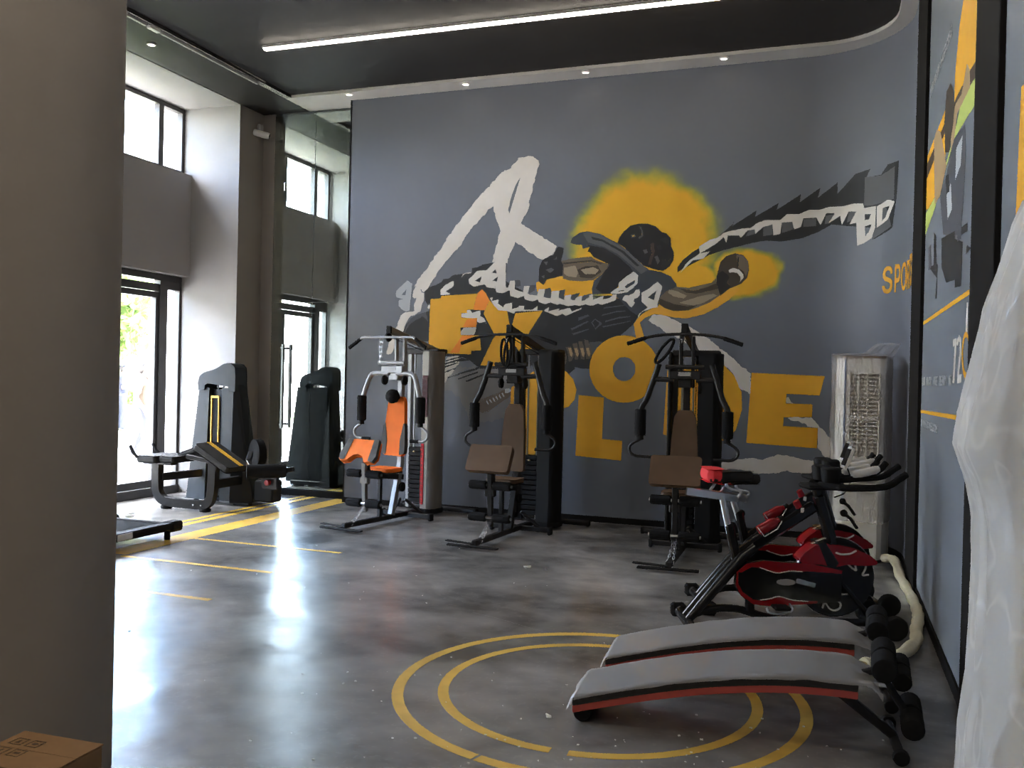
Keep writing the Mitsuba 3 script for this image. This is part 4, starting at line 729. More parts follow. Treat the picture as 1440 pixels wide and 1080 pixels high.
    # lat bar
    if sil: lp = [(-.50, .66, 1.835), (-.335, .67, 1.945), (-.32, .67, 1.95), (.32, .67, 1.95), (.335, .67, 1.945), (.50, .66, 1.835)]
    else: lp = spline([(-.50, .66, 1.885), (-.28, .67, 1.955), (0, .67, 1.975), (.28, .67, 1.955), (.50, .66, 1.885)], 6)
    lb = A('lat_bar', tube(lp, .0135, 10), 'silver' if sil else 'black_metal')
    for s in (-1, 1):
        a_, b_ = np.array([s * .355, .668, 1.931]) if sil else np.array([s * .34, .666, 1.940]), np.array([s * .50, .66, 1.835]) if sil else np.array([s * .505, .66, 1.884])
        put(lb + '__grip', cyl(a_, b_, .018, 12, .004), 'foam', 35, M)
    A('lat_chain', chainlinks((-.02, .69, 1.98), (-.02, .67, 1.90), .011, .0028) if not sil else [chainlinks((-.1, .68, 1.96), (-.1, .68, 1.68), .011, .0028), chainlinks((-.07, .68, 1.96), (-.08, .68, 1.74), .011, .0028)], 'chrome')
    A('cable', [cyl((.0, .98, 1.50), (.0, .955, .40), .004, 6), cyl((.024, 1.45, 1.75), (.024, 1.45, .85), .004, 6), cyl((-.023, .73, 1.96), (.02, 1.5, 1.79), .004, 6)], 'black_satin')
    for j, (lx, lz, tl) in enumerate(loops):
        w_ = .035; c0 = np.array([lx, .70, lz]); d = np.array([math.sin(tl), 0, -math.cos(tl)]); sd = np.array([math.cos(tl), 0, math.sin(tl)])
        ringp = [c0 + d * (.13 - .13 * math.cos(q)) + sd * w_ * math.sin(q) for q in np.arange(18) * math.pi / 9]
        A('strap_handle', tube(ringp, .013, 8, closed=True), 'foam')
    # weight stack, guide rods, shroud
    x_top = .145 if sil else .24
    wx = -.14 if sil else -.055
    for q in range(12):
        A('weight_plate', box(wx - .085, wx + .085, 1.40, 1.52, .13 + q * .052, .176 + q * .052, .005), 'black_satin', False)
    for s in (-1, 1): A('guide_rod', cyl((wx + s * .055, 1.46, .08), (wx + s * .055, 1.46, 1.82), .010, 10), 'steel_rod')
    A('rear_upright', [box(wx - .145, wx - .095, 1.44, 1.49, .06, 1.84, .005)], F, False)
    A('top_plate', box(wx - .145, x_top, 1.40, 1.60, 1.80, 1.86, .008), 'black_metal', False)
    A('weight_pin', ball((wx, 1.385, .70), .012, 1), 'brass')
    x0, x1 = (-.005, .145) if sil else (.055, .255)
    shp = Polygon([(x0, 1.33), (x1 - .06, 1.31)] + [(x1 - .06 + .085 * math.cos(q), 1.45 + .14 * math.sin(q)) for q in np.linspace(-1.5, 1.5, 14)] + [(x1 - .06, 1.59), (x0, 1.58)])
    sh = A('weight_shroud', ext(shp, .075, 1.83, 'xy'), 'silver_shell' if sil else 'black_satin', 40)
    A('shroud_base', ext(shp.buffer(.012), .03, .08, 'xy'), 'black_satin', 40)
    if not sil:
        A('stack_cover', box(-.235, -.205, 1.36, 1.60, .08, 1.84, .008), 'black_metal', False)
    else:
        fr = lambda z0, z1, a0, a1, o: ext(Polygon([(x0 + a0, 1.328 - .3 * a0 - o), (x0 + a1, 1.328 - .3 * a1 - o), (x0 + a1, 1.33 - .3 * a1), (x0 + a0, 1.33 - .3 * a0)]), z0, z1, 'xy')
        ps = put(sh + '__exercise_chart', fr(1.10, 1.56, .006, .094, .003), 'maroon', False, M)
        for r_ in range(7):
            for c_ in range(4):
                a0 = .012 + c_ * .0205; z0 = 1.115 + r_ * .063
                put(ps + '__picture', fr(z0, z0 + .048, a0, a0 + .015, .0045), 'paint_pale' if (r_ + c_) % 3 else 'red_print', False, M) if False else None
        fg = []
        for r_ in range(7):
            for c_ in range(4):
                a0 = .014 + c_ * .0205; z0 = 1.118 + r_ * .063
                fg += [fr(z0 + .010, z0 + .040, a0 + .004, a0 + .0065, .0045), fr(z0 + .024, z0 + .029, a0 + .002, a0 + .010, .0045)]
        put(ps + '__figures', fg, 'paint_ash', False, M); tag(ps + '__figures', kind='stuff')
        ls = put(sh + '__logo_strip', fr(.13, .80, .002, .05, .003), 'red_print', False, M)
        lt = []
        for r_ in range(13): lt += [fr(.145 + r_ * .05, .175 + r_ * .05, .012, .02, .0045), fr(.145 + r_ * .05, .152 + r_ * .05, .012, .04, .0045), fr(.168 + r_ * .05, .175 + r_ * .05, .012, .036, .0045)]
        put(ls + '__lettering', lt, 'paint_umber', False, M)
    return k
home_gym(-4.50, 7.69, -9.5, 'silver', 'silver home gym with orange seat, curl pad and backrest by the mirror', [])
home_gym(-3.00, 7.43, -4.3, 'black', 'black home gym with brown pads between the orange one and the rightmost one', [(-.06, 1.93, .05), (-.005, 1.92, -.1)])
home_gym(-1.215, 7.25, 1.5, 'black', 'black home gym with brown pads directly behind the spin bikes', [(-.10, 1.93, -.62)])

# ---------------------------------------------------------------- leg curl machine with tower
k = nk('leg_curl_machine'); tag(k, 'black prone leg curl machine with yellow striped pads and tower by the doors', 'gym machine')
A = lambda n, m, mt, sm=35, par=None: put((par or k) + '__' + n, m, mt, sm)
def frustum(x0, x1, X0, X1, y0, y1, Y0, Y1, z0, z1):
    return trimesh.convex.convex_hull(np.array([[a, b, z0] for a in (x0, x1) for b in (y0, y1)] + [[a, b, z1] for a in (X0, X1) for b in (Y0, Y1)]))
lx = lambda z: -7.14 + .19 * z / 1.5      # left edge of the tower front at height z
rx = lambda z: -6.52 + .03 * z / 1.5
def panel(a0, b0, a1, b1, y, t, z0, z1):
    return trimesh.convex.convex_hull(np.array([[p, q, z] for z, (p0, p1) in ((z0, (a0, b0)), (z1, (a1, b1))) for p in (p0, p1) for q in (y, y + t)]))
tw = A('tower_shell', panel(lx(.05), -6.87, lx(1.36), -6.83, 8.60, .26, .05, 1.36), 'shell_grey', False)
A('tower_shell', panel(-6.66, rx(.05), -6.655, rx(1.36), 8.60, .26, .05, 1.36), 'shell_grey', False)
A('tower_side', trimesh.convex.convex_hull(np.array([(-6.52, 8.60, .03), (-6.30, 8.74, .03), (-6.36, 8.98, .03), (-6.52, 8.95, .03), (-6.495, 8.60, 1.40), (-6.45, 8.64, 1.40), (-6.46, 8.80, 1.40), (-6.495, 8.82, 1.40)])), 'shell_black', False)
A('tower_core', box(-6.87, -6.65, 8.66, 8.84, .10, 1.34), 'shell_black', False)
A('tower_back', panel(lx(.05) + .02, rx(.05), lx(1.3) + .02, rx(1.3), 8.83, .03, .08, 1.30), 'shell_black', False)
sl = A('stack_window', bx_fr := [box(-6.80, -6.78, 8.588, 8.605, .17, 1.27, .003), box(-6.70, -6.68, 8.588, 8.605, .17, 1.27, .003), box(-6.80, -6.68, 8.588, 8.605, .17, .20, .003), box(-6.80, -6.68, 8.588, 8.605, 1.24, 1.27, .003)], 'yellow_trim', False)
put(sl + '__pane', box(-6.78, -6.70, 8.60, 8.61, .2, 1.24), 'black_satin', False)
hd = Polygon([(-6.965, 1.33), (-6.975, 1.42), (-6.955, 1.49), (-6.90, 1.53), (-6.76, 1.57), (-6.69, 1.60), (-6.63, 1.635), (-6.57, 1.65), (-6.51, 1.64), (-6.465, 1.60), (-6.455, 1.50), (-6.455, 1.32), (-6.53, 1.32), (-6.55, 1.38), (-6.84, 1.41), (-6.875, 1.39), (-6.885, 1.33)])
A('tower_head', pad(hd, 8.575, 8.80, 'xz', .025), 'shell_grey', 40)
for x_ in (-6.80, -6.72, -6.62): A('guide_rod', cyl((x_, 8.72, 1.30), (x_, 8.72, 1.50), .009, 8), 'steel_rod')
A('tower_foot', [box(-7.19, -7.0, 8.58, 8.68, 0, .05, .01), box(-6.52, -6.30, 8.66, 8.74, 0, .035, .01), box(-7.0, -6.4, 8.75, 8.95, .02, .08, .01)], 'shell_black', False)
# frame
yf = 8.12
fr = spline([(-7.135, yf, .50), (-7.135, yf, .30), (-7.12, yf, .18), (-7.05, yf, .10), (-6.93, yf, .075), (-6.70, yf, .07), (-6.50, yf, .075), (-6.42, yf, .11), (-6.385, yf, .20), (-6.375, yf, .32), (-6.37, yf, .58)], 6)
def flat_tube(path, w, h):
    P = np.array(path); tg = np.gradient(P, axis=0); tg /= np.linalg.norm(tg, axis=1, keepdims=True); out = []
    nrm = np.column_stack([-tg[:, 2], np.zeros(len(P)), tg[:, 0]]); v = []
    for p, n_ in zip(P, nrm): v += [p + n_ * h / 2 + [0, -w / 2, 0], p + n_ * h / 2 + [0, w / 2, 0], p - n_ * h / 2 + [0, w / 2, 0], p - n_ * h / 2 + [0, -w / 2, 0]]
    f = []
    for i in range(len(P) - 1):
        for q in range(4): f.append([i * 4 + q, i * 4 + (q + 1) % 4, (i + 1) * 4 + (q + 1) % 4, (i + 1) * 4 + q])
    e = (len(P) - 1) * 4; f += [[0, 3, 2, 1], [e, e + 1, e + 2, e + 3]]
    f = np.array(f); m = trimesh.Trimesh(np.array(v), np.vstack([f[:, [0, 1, 2]], f[:, [0, 2, 3]]]), process=False); m.fix_normals(); return m
A('frame', flat_tube(fr, .075, .095), 'black_metal', 35)
A('side_beam', bar((-7.10, yf + .02, .345), (-6.93, 8.62, .36), .06, .085), 'black_metal', False)
A('cross_beam', bar((-6.40, yf, .30), (-6.42, 8.65, .30), .07, .10), 'black_metal', False)
for x_ in (-7.0, -6.47): A('frame_foot', cyl((x_, yf, .0), (x_, yf, .035), .06, 18, .006), 'black_satin')
for x_, z_ in ((-6.60, .07), (-6.50, .07), (-7.165, .30), (-7.165, .40)): A('bolt', ball((x_, yf - .042 if z_ < .1 else yf - .02, z_), .010, 1), 'chrome')
for y_ in (yf - .26, yf + .24):   # chest pads, one each side
    pass
def tilted(x0, z0, x1, z1, y0, y1, t, mt, name, r=.02):
    L = math.hypot(x1 - x0, z1 - z0); m = pad(rrect(0, L, y0, y1, .03), -t, 0, 'xy', r); a = math.atan2(z1 - z0, x1 - x0)
    R_ = np.eye(4); R_[:3, 0] = (math.cos(a), 0, math.sin(a)); R_[:3, 2] = (-math.sin(a), 0, math.cos(a)); R_[:3, 3] = (x0, 0, z0); m.apply_transform(R_)
    return A(name, m, mt, 40), R_, L
tilted(-6.90, .615, -6.52, .745, yf + .02, yf + .30, .065, 'pad_black', 'chest_pad')
p_, R_, L_ = tilted(-6.55, .755, -6.10, .51, yf - .10, yf + .28, .075, 'pad_black', 'thigh_pad')
m = box(.0, L_ - .005, yf + .10, yf + .17, .0, .005, .002); m.apply_transform(R_); put(p_ + '__stripe', m, 'yellow_trim', False)
A('pad_bracket', [bar((-6.72, yf, .60), (-6.40, yf, .56), .07, .05), bar((-6.37, yf, .40), (-6.30, yf, .60), .07, .06)], 'black_metal', False)
ep = A('elbow_pad', pad(rrect(-7.26, -7.0, yf - .20, yf + .24, .03), .52, .60, 'xy', .02), 'pad_black', 40)
A('elbow_pad', pad(rrect(-6.99, -6.78, yf - .16, yf + .22, .03), .53, .60, 'xy', .02), 'pad_black', 40)
A('elbow_bracket', box(-7.30, -6.90, yf - .05, yf + .05, .49, .532, .006), 'black_metal', False)
for y_ in (yf - .20, yf + .16): A('hand_grip', tube([(-7.24, y_, .58), (-7.30, y_, .63), (-7.345, y_, .70)], .017, 10), 'foam')
A('cam_wheel', cyl((-6.20, 8.60, .62), (-6.15, 8.68, .62), .165, 36, .01), 'foam')
A('lever_arm', [bar((-6.18, 8.52, .62), (-6.02, 8.25, .56), .05, .07), bar((-6.02, 8.25, .56), (-5.86, 8.14, .47), .05, .06)], 'black_metal', False)
A('leg_roller', cyl((-5.93, 8.10, .475), (-5.60, 8.36, .48), .075, 26, .015), 'foam')
A('roller_bracket', [bar((-5.62, 8.36, .48), (-5.53, 8.41, .50), .04, .05), box(-5.86, -5.66, 8.28, 8.33, .27, .44, .01)], 'black_metal', False)
A('adjuster_knob', cyl((-5.76, 8.275, .35), (-5.76, 8.225, .35), .032, 18, .008), 'red_gloss')
A('counter_weight', box(-6.28, -6.02, 8.72, 8.92, .05, .30, .02), 'shell_black', False)

# ---------------------------------------------------------------- treadmill (only its rear end shows beside the partition)
k = nk('treadmill'); tag(k, 'black treadmill rear deck on the floor at the edge of the partition', 'treadmill')
A('deck', box(-6.42, -5.68, 4.95, 6.70, .075, .125, .008), 'pad_black', False)
A('belt', box(-6.36, -5.76, 5.0, 6.69, .124, .128), 'foam', False)
for x0, x1 in ((-6.47, -6.37), (-5.74, -5.63)): A('side_rail', box(x0, x1, 4.9, 6.66, .09, .155, .012), 'black_satin', 35)
A('rear_cap', [box(-6.475, -6.36, 6.60, 6.76, .07, .165, .02), box(-5.75, -5.62, 6.60, 6.76, .07, .165, .02)], 'black_satin', 35)
A('rear_roller', cyl((-6.38, 6.69, .115), (-5.72, 6.69, .115), .03, 16), 'black_satin')
for x_, y_ in ((-5.69, 6.62), (-6.42, 6.62), (-5.69, 5.2), (-6.42, 5.2)): A('foot', cyl((x_, y_, 0), (x_, y_, .085), .028, 14, .006), 'black_satin')
A('sticker', box(-5.631, -5.628, 5.95, 6.12, .095, .15), 'white_plastic', False)
for x_ in (-6.42, -5.69): A('upright', bar((x_, 5.02, .1), (x_, 4.88, 1.25), .06, .05), 'black_metal', False)
A('console', box(-6.44, -5.66, 4.82, 4.93, 1.2, 1.45, .03), 'black_satin', 35)
A('motor_hood', box(-6.40, -5.72, 4.9, 5.2, .12, .24, .04), 'black_satin', 35)

# ---------------------------------------------------------------- spin bikes
def spin_bike(x, y, deg, label, drop=0.0):
    M = RT(x, y, 0, deg); k = nk('spin_bike'); tag(k, label, 'exercise bike', 'red and black spin bikes')
    A = lambda n, m, mt, sm=35, par=None: put((par or k) + '__' + n, m, mt, sm, M)
    A('rear_foot', [cyl((.0, -.26, .04), (.0, .26, .04), .032, 14), box(-.05, .05, -.30, -.23, 0, .085, .015), box(-.05, .05, .23, .30, 0, .085, .015)], 'black_gloss')
    ff = A('front_foot', cyl((1.21, -.22, .045), (1.21, .22, .045), .033, 14), 'black_gloss')
    for s in (-1, 1): put(ff + '__wheel', cyl((1.235, s * .215 - .035, .075), (1.235, s * .215 + .035, .075), .075, 22, .02), 'black_satin', 35, M)
    for s in (-1, 1): A('rear_strut', tube([(.0, s * .05, .06), (.16, s * .045, .25), (.34, s * .035, .46), (.42, s * .03, .52)], [.028, .034, .034, .03], 12), 'black_gloss')
    A('lower_beam', tube(spline([(.02, 0, .07), (.15, 0, .115), (.32, 0, .12), (.52, 0, .07), (.75, 0, .05), (1.0, 0, .05), (1.2, 0, .05)], 5), .024, 12), 'black_gloss')
    A('stay', bar((.40, 0, .10), (.40, 0, .22), .05, .05), 'black_gloss', False)
    A('main_beam', bar((.30, 0, .45), (.80, 0, .79), .055, .075, .015), 'black_gloss', 35)
    A('seat_tube', bar((.33, 0, .34), (.255, 0, .66), .055, .06, .012), 'black_gloss', 35)
    M0 = M; A('seat_post', cyl((.26, 0, .60), (.205, 0, .84 - drop), .021, 16), 'chrome'); M = M0 @ RT(0, 0, -drop)
    A('seat_slide', [bar((-.02, 0, .862), (.31, 0, .822), .035, .05, .004)], 'chrome', False)
    A('seat_clamp', tube([(.12, -.03, .87), (.14, -.03, .895), (.16, -.03, .93)], .009, 8), 'chrome')
    A('seat_clamp', tube(spline([(.30, -.03, .83), (.315, -.03, .87), (.24, -.03, .89), (.22, -.03, .93)], 4), .009, 8), 'chrome')
    pl = Polygon([(.10, -.11), (.13, -.125), (.19, -.105), (.25, -.05), (.34, -.03), (.40, -.02), (.405, .02), (.34, .03), (.25, .05), (.19, .105), (.13, .125), (.10, .11)])
    sd = A('saddle', pad(pl, .925, .995, 'xy', .025), 'pad_black', 40)
    put(sd + '__rear_cushion', pad(Polygon([(.085, -.10), (.12, -.128), (.175, -.118), (.20, -.06), (.20, .06), (.175, .118), (.12, .128), (.085, .10)]), .93, 1.012, 'xy', .03), 'red_pad', 40, M)
    M = M0
    A('seat_knob', [cyl((.27, .03, .63), (.30, .09, .63), .012, 10), cyl((.30, .08, .63), (.305, .11, .63), .026, 16, .006)], 'black_satin')
    # chain guard and flywheel
    gd = Polygon([(.285, .30), (.30, .38), (.36, .43), (.46, .445), (.58, .435), (.70, .43), (.82, .43), (.95, .40), (.95, .20), (.80, .185), (.66, .175), (.54, .165), (.44, .165), (.35, .20), (.30, .25)])
    g = A('chain_guard', pad(gd, -.085, -.03, 'xz', .015), 'black_gloss', 40)
    for s_, pts in ((0, [(.295, .375), (.35, .425), (.46, .447), (.60, .437), (.76, .432), (.95, .395), (.95, .375), (.76, .385), (.62, .385), (.52, .37), (.45, .40), (.38, .405), (.32, .37)]), (1, [(.285, .29), (.32, .225), (.40, .172), (.50, .163), (.66, .175), (.80, .187), (.80, .20), (.66, .20), (.56, .225), (.47, .195), (.40, .20), (.33, .25), (.30, .30), (.30, .375), (.29, .37)])):
        put(g + '__red_flash', ext(Polygon(pts), -.0875, -.083, 'xz'), 'red_gloss', False, M)
    for pts in ([(.43, .405, 0), (.49, .385, 0), (.55, .372, 0), (.62, .385, 0), (.70, .384, 0)], [(.44, .20, 0), (.50, .21, 0), (.56, .225, 0), (.64, .205, 0), (.74, .198, 0)]):
        put(g + '__pinstripe', tube([(a, -.0885, b) for a, b, _ in spline(pts, 5)], .0035, 6), 'white_plastic', 35, M)
    put(g + '__badge', ext(Polygon(ell(.60, .315, .06, .020, 24)), -.0885, -.084, 'xz'), 'grey_plastic', False, M)
    fw = A('flywheel', lathe([(0, -.02), (.20, -.02), (.245, -.028), (.25, -.02), (.25, .02), (.245, .028), (.20, .02), (0, .02)], (.93, 0, .34), (0, 1, 0), 64), 'black_gloss', 40)
    put(fw + '__rim', lathe([(.251, -.018), (.2535, -.012), (.2535, .012), (.251, .018)], (.93, 0, .34), (0, 1, 0), 64), 'chrome', 40, M)
    for base in (.50, -1.55, 2.55):
        ca, sa = math.cos(base), math.sin(base)
        g2 = [(-.055, -.02), (-.01, .035), (.02, .035), (.045, .01), (.03, -.025), (.0, -.03), (.06, -.06)]
        g2 = [(-.075, .03), (-.06, -.005), (-.035, .03), (-.005, .045), (.025, .03), (.03, .0), (.005, -.02), (-.02, -.03), (.03, -.055), (.07, -.06)]
        path = [(.93 + ca * (.165 + b) - sa * 1.1 * a, -.0295, .34 + sa * (.165 + b) + ca * 1.1 * a) for a, b, _ in spline([(a, b, 0) for a, b in g2], 4)]
        put(fw + '__emblem', tube(path, .0062, 6), 'white_plastic', 35, M)
    put(fw + '__hub', cyl((.93, -.06, .34), (.93, .06, .34), .026, 18, .005), 'chrome', 35, M)
    for s in (-1, 1):
        A('fork', [bar((.88, s * .05, .56), (.935, s * .05, .34), .02, .035, .006), bar((.935, s * .05, .34), (1.19, s * .05, .06), .016, .026, .005)], 'black_gloss', 35)
    A('head_tube', bar((.93, 0, .50), (.815, 0, .86), .06, .085, .015), 'black_gloss', 35)
    gp = [(.685, .455), (.72, .50), (.78, .545), (.86, .555), (.95, .545), (1.05, .525), (1.13, .49), (1.20, .435), (1.10, .425), (.98, .43), (.88, .405), (.78, .415), (.70, .435)]
    gs = A('flywheel_guard', pad(Polygon(gp), -.075, .075, 'xz', .025), 'red_gloss', 45)
    put(gs + '__arc_trim', tube([(a, -.077, b) for a, b, _ in spline([(.91, .505, 0), (.95, .495, 0), (1.0, .50, 0), (1.04, .52, 0)], 5)], .006, 8), 'white_plastic', 35, M)
    A('guard_strap', ext(Polygon([(.80, .56), (.84, .57), (.93, .44), (.90, .40), (.86, .42)]), -.082, .082, 'xz'), 'black_gloss', False)
    A('brake_cover', ext(Polygon([(.72, .40), (.86, .405), (.90, .385), (.80, .385)]), -.09, -.03, 'xz'), 'red_gloss', False)
    A('crank', [bar((.66, -.10, .33), (.78, -.10, .30), .02, .03)], 'chrome', False)
    A('crank', [bar((.66, .10, .33), (.54, .10, .36), .02, .03)], 'chrome', False)
    A('pedal', [box(.50, .60, -.21, -.11, .165, .185, .006)], 'black_satin', False)
    A('pedal_cage', tube(spline([(.46, -.16, .17), (.48, -.16, .14), (.56, -.16, .135), (.62, -.16, .16), (.60, -.16, .20)], 4), .006, 8), 'chrome')
    A('resistance_knob', [cyl((.70, 0, .77), (.675, 0, .815), .022, 16, .006)], 'red_gloss')
    A('tension_lever', [tube([(.96, -.05, .75), (1.0, -.07, .72), (1.04, -.08, .66)], .010, 8), ball((.965, -.05, .75), .022, 2)], 'black_satin')
    # handlebar
    A('stem', bar((.82, 0, .84), (.80, 0, .93), .05, .06, .01), 'black_gloss', 35)
    A('bar_base', [box(.72, .90, -.10, .10, .895, .925, .012), box(.86, .95, -.22, .22, .91, .94, .012)], 'black_satin', 35)
    for s in (-1, 1):
        hb = A('handlebar', tube(spline([(.80, s * .06, .925), (.90, s * .19, .925), (1.05, s * .22, .93), (1.17, s * .21, .945), (1.24, s * .20, .985), (1.29, s * .19, 1.015)], 6), .021, 12), 'foam')
        ah = A('aero_bar', tube(spline([(.85, s * .07, .955), (.98, s * .075, .965), (1.10, s * .07, .99), (1.18, s * .065, 1.03), (1.22, s * .06, 1.075)], 6), .019, 12), 'foam')
        put(ah + '__white_wrap', tube(spline([(1.0, s * .075, .995), (1.08, s * .075, 1.01), (1.17, s * .07, 1.035)], 4), [.022] + [.027] * 7 + [.02], 12), 'white_plastic', 35, M)
    A('elbow_rest', [lathe([(0, 0), (.05, 0), (.055, .02), (.06, .06), (.062, .085), (.05, .095), (0, .09)], (.865, -.08, .945), n=24), lathe([(0, 0), (.05, 0), (.055, .02), (.06, .06), (.062, .085), (.05, .095), (0, .09)], (.865, .08, .945), n=24)], 'black_satin')
    ds = A('display', pad(Polygon([(.965, 1.03), (.985, 1.03), (1.035, 1.155), (1.015, 1.165)]), -.04, .03, 'xz', .006), 'white_plastic', 40)
    put(ds + '__screen', ext(Polygon([(.966, 1.05), (.972, 1.048), (1.012, 1.15), (1.006, 1.152)]), -.035, .025, 'xz'), 'black_gloss', False, M)
    A('cable', tube(spline([(1.0, 0, 1.03), (1.03, .02, .95), (1.0, .03, .87), (.93, .02, .84)], 5), .004, 6), 'black_satin')
    bt = A('water_bottle', lathe([(0, 0), (.033, 0), (.036, .01), (.036, .10), (.030, .12), (.018, .135), (.018, .15), (0, .15)], (.445, 0, .615), (.80, 0, .48), 20), 'red_gloss')
    put(bt + '__cap', lathe([(0, .15), (.016, .15), (.016, .175), (.008, .185), (0, .185)], (.445, 0, .615), (.80, 0, .48), 16), 'black_satin', 35, M)
    A('bottle_cage', tube([(.43, -.03, .645), (.47, -.045, .59), (.55, -.045, .64), (.58, -.04, .69)], .004, 6), 'chrome')
    A('beam_decal', [box(.70, .72, -.030, -.027, .745, .775)], 'white_plastic', False)
    return k
spin_bike(-.83, 5.70, 20.2, 'red and black spin bike nearest the sit-up benches')
spin_bike(-.83, 6.31, 20.2, 'red and black spin bike behind the other, nearer the mural', .075)

# ---------------------------------------------------------------- sit-up benches in plastic film
def sit_up_bench(x, y, deg, label):
    M = RT(x, y, 0, deg); k = nk('sit_up_bench'); tag(k, label, 'sit-up bench', 'curved sit-up benches on the floor')
    A = lambda n, m, mt, sm=35, par=None: put((par or k) + '__' + n, m, mt, sm, M)
    L = 1.205
    zf = lambda a: .080 + .205 * math.sin(min(max(a / L, -.1), 1.0) * math.pi / 2 * 1.08)
    xs = np.linspace(0, L, 34)
    def slab(t0, t1, w, a0=0.0, a1=L):
        q = np.linspace(a0, a1, 30); top = [(a, zf(a) + t1) for a in q]; bot = [(a, zf(a) + t0) for a in q[::-1]]
        return pad(Polygon(top + bot), -w, w, 'xz', min(.012, (t1 - t0) * .35))
    A('board', slab(-.034, -.002, .190), 'red_edge', 40)
    A('cushion', slab(-.002, .034, .193), 'pad_black', 40)
    A('under_frame', slab(-.058, -.034, .03, .04, L), 'black_metal', 35)
    A('front_foot', [cyl((.04, -.17, .042), (.04, .17, .042), .040, 18, .008), bar((.04, 0, .05), (.14, 0, .10), .04, .04)], 'foam')
    A('rear_leg', bar((L - .12, 0, .26), (L + .17, 0, .05), .04, .04), 'black_metal', False)
    fb = A('foot_bar', cyl((L + .17, -.19, .035), (L + .17, .19, .035), .020, 12), 'black_metal')
    for s in (-1, 1): put(fb + '__end_cap', cyl((L + .17, s * .18, .035), (L + .17, s * .215, .035), .033, 16, .008), 'black_satin', 35, M)
    A('roller_post', tube([(L - .05, 0, .27), (L + .10, 0, .33), (L + .17, 0, .22), (L + .25, 0, .10)], .018, 10), 'black_metal')
    A('slide_tube', bar((L - .04, 0, .275), (L + .14, 0, .265), .025, .025), 'chrome', False)
    for px_, pz_, nm, rr in ((L + .12, .375, 0, .052), (L + .235, .145, 1, .046)):
        for s in (-1, 1):
            A('foam_roller', cyl((px_ + s * .002, s * .015, pz_), (px_ + s * .020, s * .185, pz_), rr, 24, .014), 'foam')
    # translucent film lying over the cushion, with torn ends
    na, nw = 60, 14; V = []
    for i, a in enumerate(np.linspace(-.03, L + .10, na)):
        for j, u in enumerate(np.linspace(-1, 1, nw)):
            e = abs(u); side = max(0, e - .86) / .14
            yy = .198 * min(1, e / .86) * (1 if u > 0 else -1) if e > 0 else 0
            wr = .006 * (meshkit.noise(np.array([[a * 14 + x, u * 5 + y, 1.0]]))[0] - .3)
            end = max(0, (a - L + .01) / .11) + max(0, (-a) / .03)
            yy *= 1 + .03 * (meshkit.noise(np.array([[a * 9, u * 2, 4.0]]))[0] - .5) - .12 * min(end, 1)
            zz = zf(a) + .041 + wr - side * .016 - .045 * end ** 2 + (.05 * min(end, 1) * (meshkit.noise(np.array([[a * 30, u * 9, x + y]]))[0] - .5)) - .02 * min(end, 1) * meshkit.noise(np.array([[u * 4, x + y, 2.0]]))[0]
            V.append((a, yy, zz))
    F = [(i * nw + j, (i + 1) * nw + j, (i + 1) * nw + j + 1, i * nw + j + 1) for i in range(na - 1) for j in range(nw - 1)]; F = np.array(F)
    A('plastic_film', trimesh.Trimesh(np.array(V), np.vstack([F[:, [0, 1, 2]], F[:, [0, 2, 3]]]), process=False), 'film_clear', True)
    return k
sit_up_bench(-1.08, 4.075, 4.0, 'curved sit-up bench under plastic film, the one in front over the painted circle')
sit_up_bench(-1.08, 4.70, 4.0, 'curved sit-up bench under plastic film, the one behind, next to the spin bikes')

# ---------------------------------------------------------------- air conditioner in the corner, hose, wrapped cabinet, box
k = nk('air_conditioner'); tag(k, 'white floor standing air conditioner under loose plastic in the rounded corner', 'air conditioner')
M = RT(.265, 8.66, 0, -14)
A = lambda n, m, mt, sm=35, par=None: put((par or k) + '__' + n, m, mt, sm, M)
body = Polygon([(-.22, -.06), (-.19, -.15), (-.10, -.19), (.19, -.19), (.22, -.15), (.22, .17), (-.22, .17)]).buffer(.02).buffer(-.02)
GR = ((1.29, 1.66), (.93, 1.25), (.60, .78))
bm_ = m3.CrossSection([np.array(body.exterior.coords)[:-1]], m3.FillRule.NonZero).extrude(1.77).translate((0, 0, .03))
for z0, z1 in GR:   # deep open air intakes
    bm_ = bm_ - m3.Manifold.cube((.245, .26, z1 - z0)).translate((-.062, -.20, z0))
put(k + '__body', trimesh.Trimesh(bm_.to_mesh().vert_properties[:, :3], bm_.to_mesh().tri_verts, process=False), 'ac_white', 30, M)
A('top_cover', ext(body.buffer(.006), 1.80, 1.82, 'xy'), 'brown_vinyl', 40)
A('base', ext(body.buffer(-.01), 0, .03, 'xy'), 'ac_dark', 40)
A('blue_tape', box(-.112, -.100, -.196, -.186, .5, 1.79), 'blue_tape', False)
for z0, z1 in GR:
    for x_ in (-.065, .01, .085, .185): A('grille_post', box(x_ - .006, x_ + .006, -.200, -.165, z0, z1, .002), 'ac_white', False)
    for z_ in np.arange(z0 + .018, z1, .036): A('louvre', bar((-.06, -.183, z_), (.18, -.183, z_), .012, .013, .002), 'ac_white', False)
A('panel_seam', box(-.21, .21, -.1925, -.189, .545, .549), 'ac_dark', False)
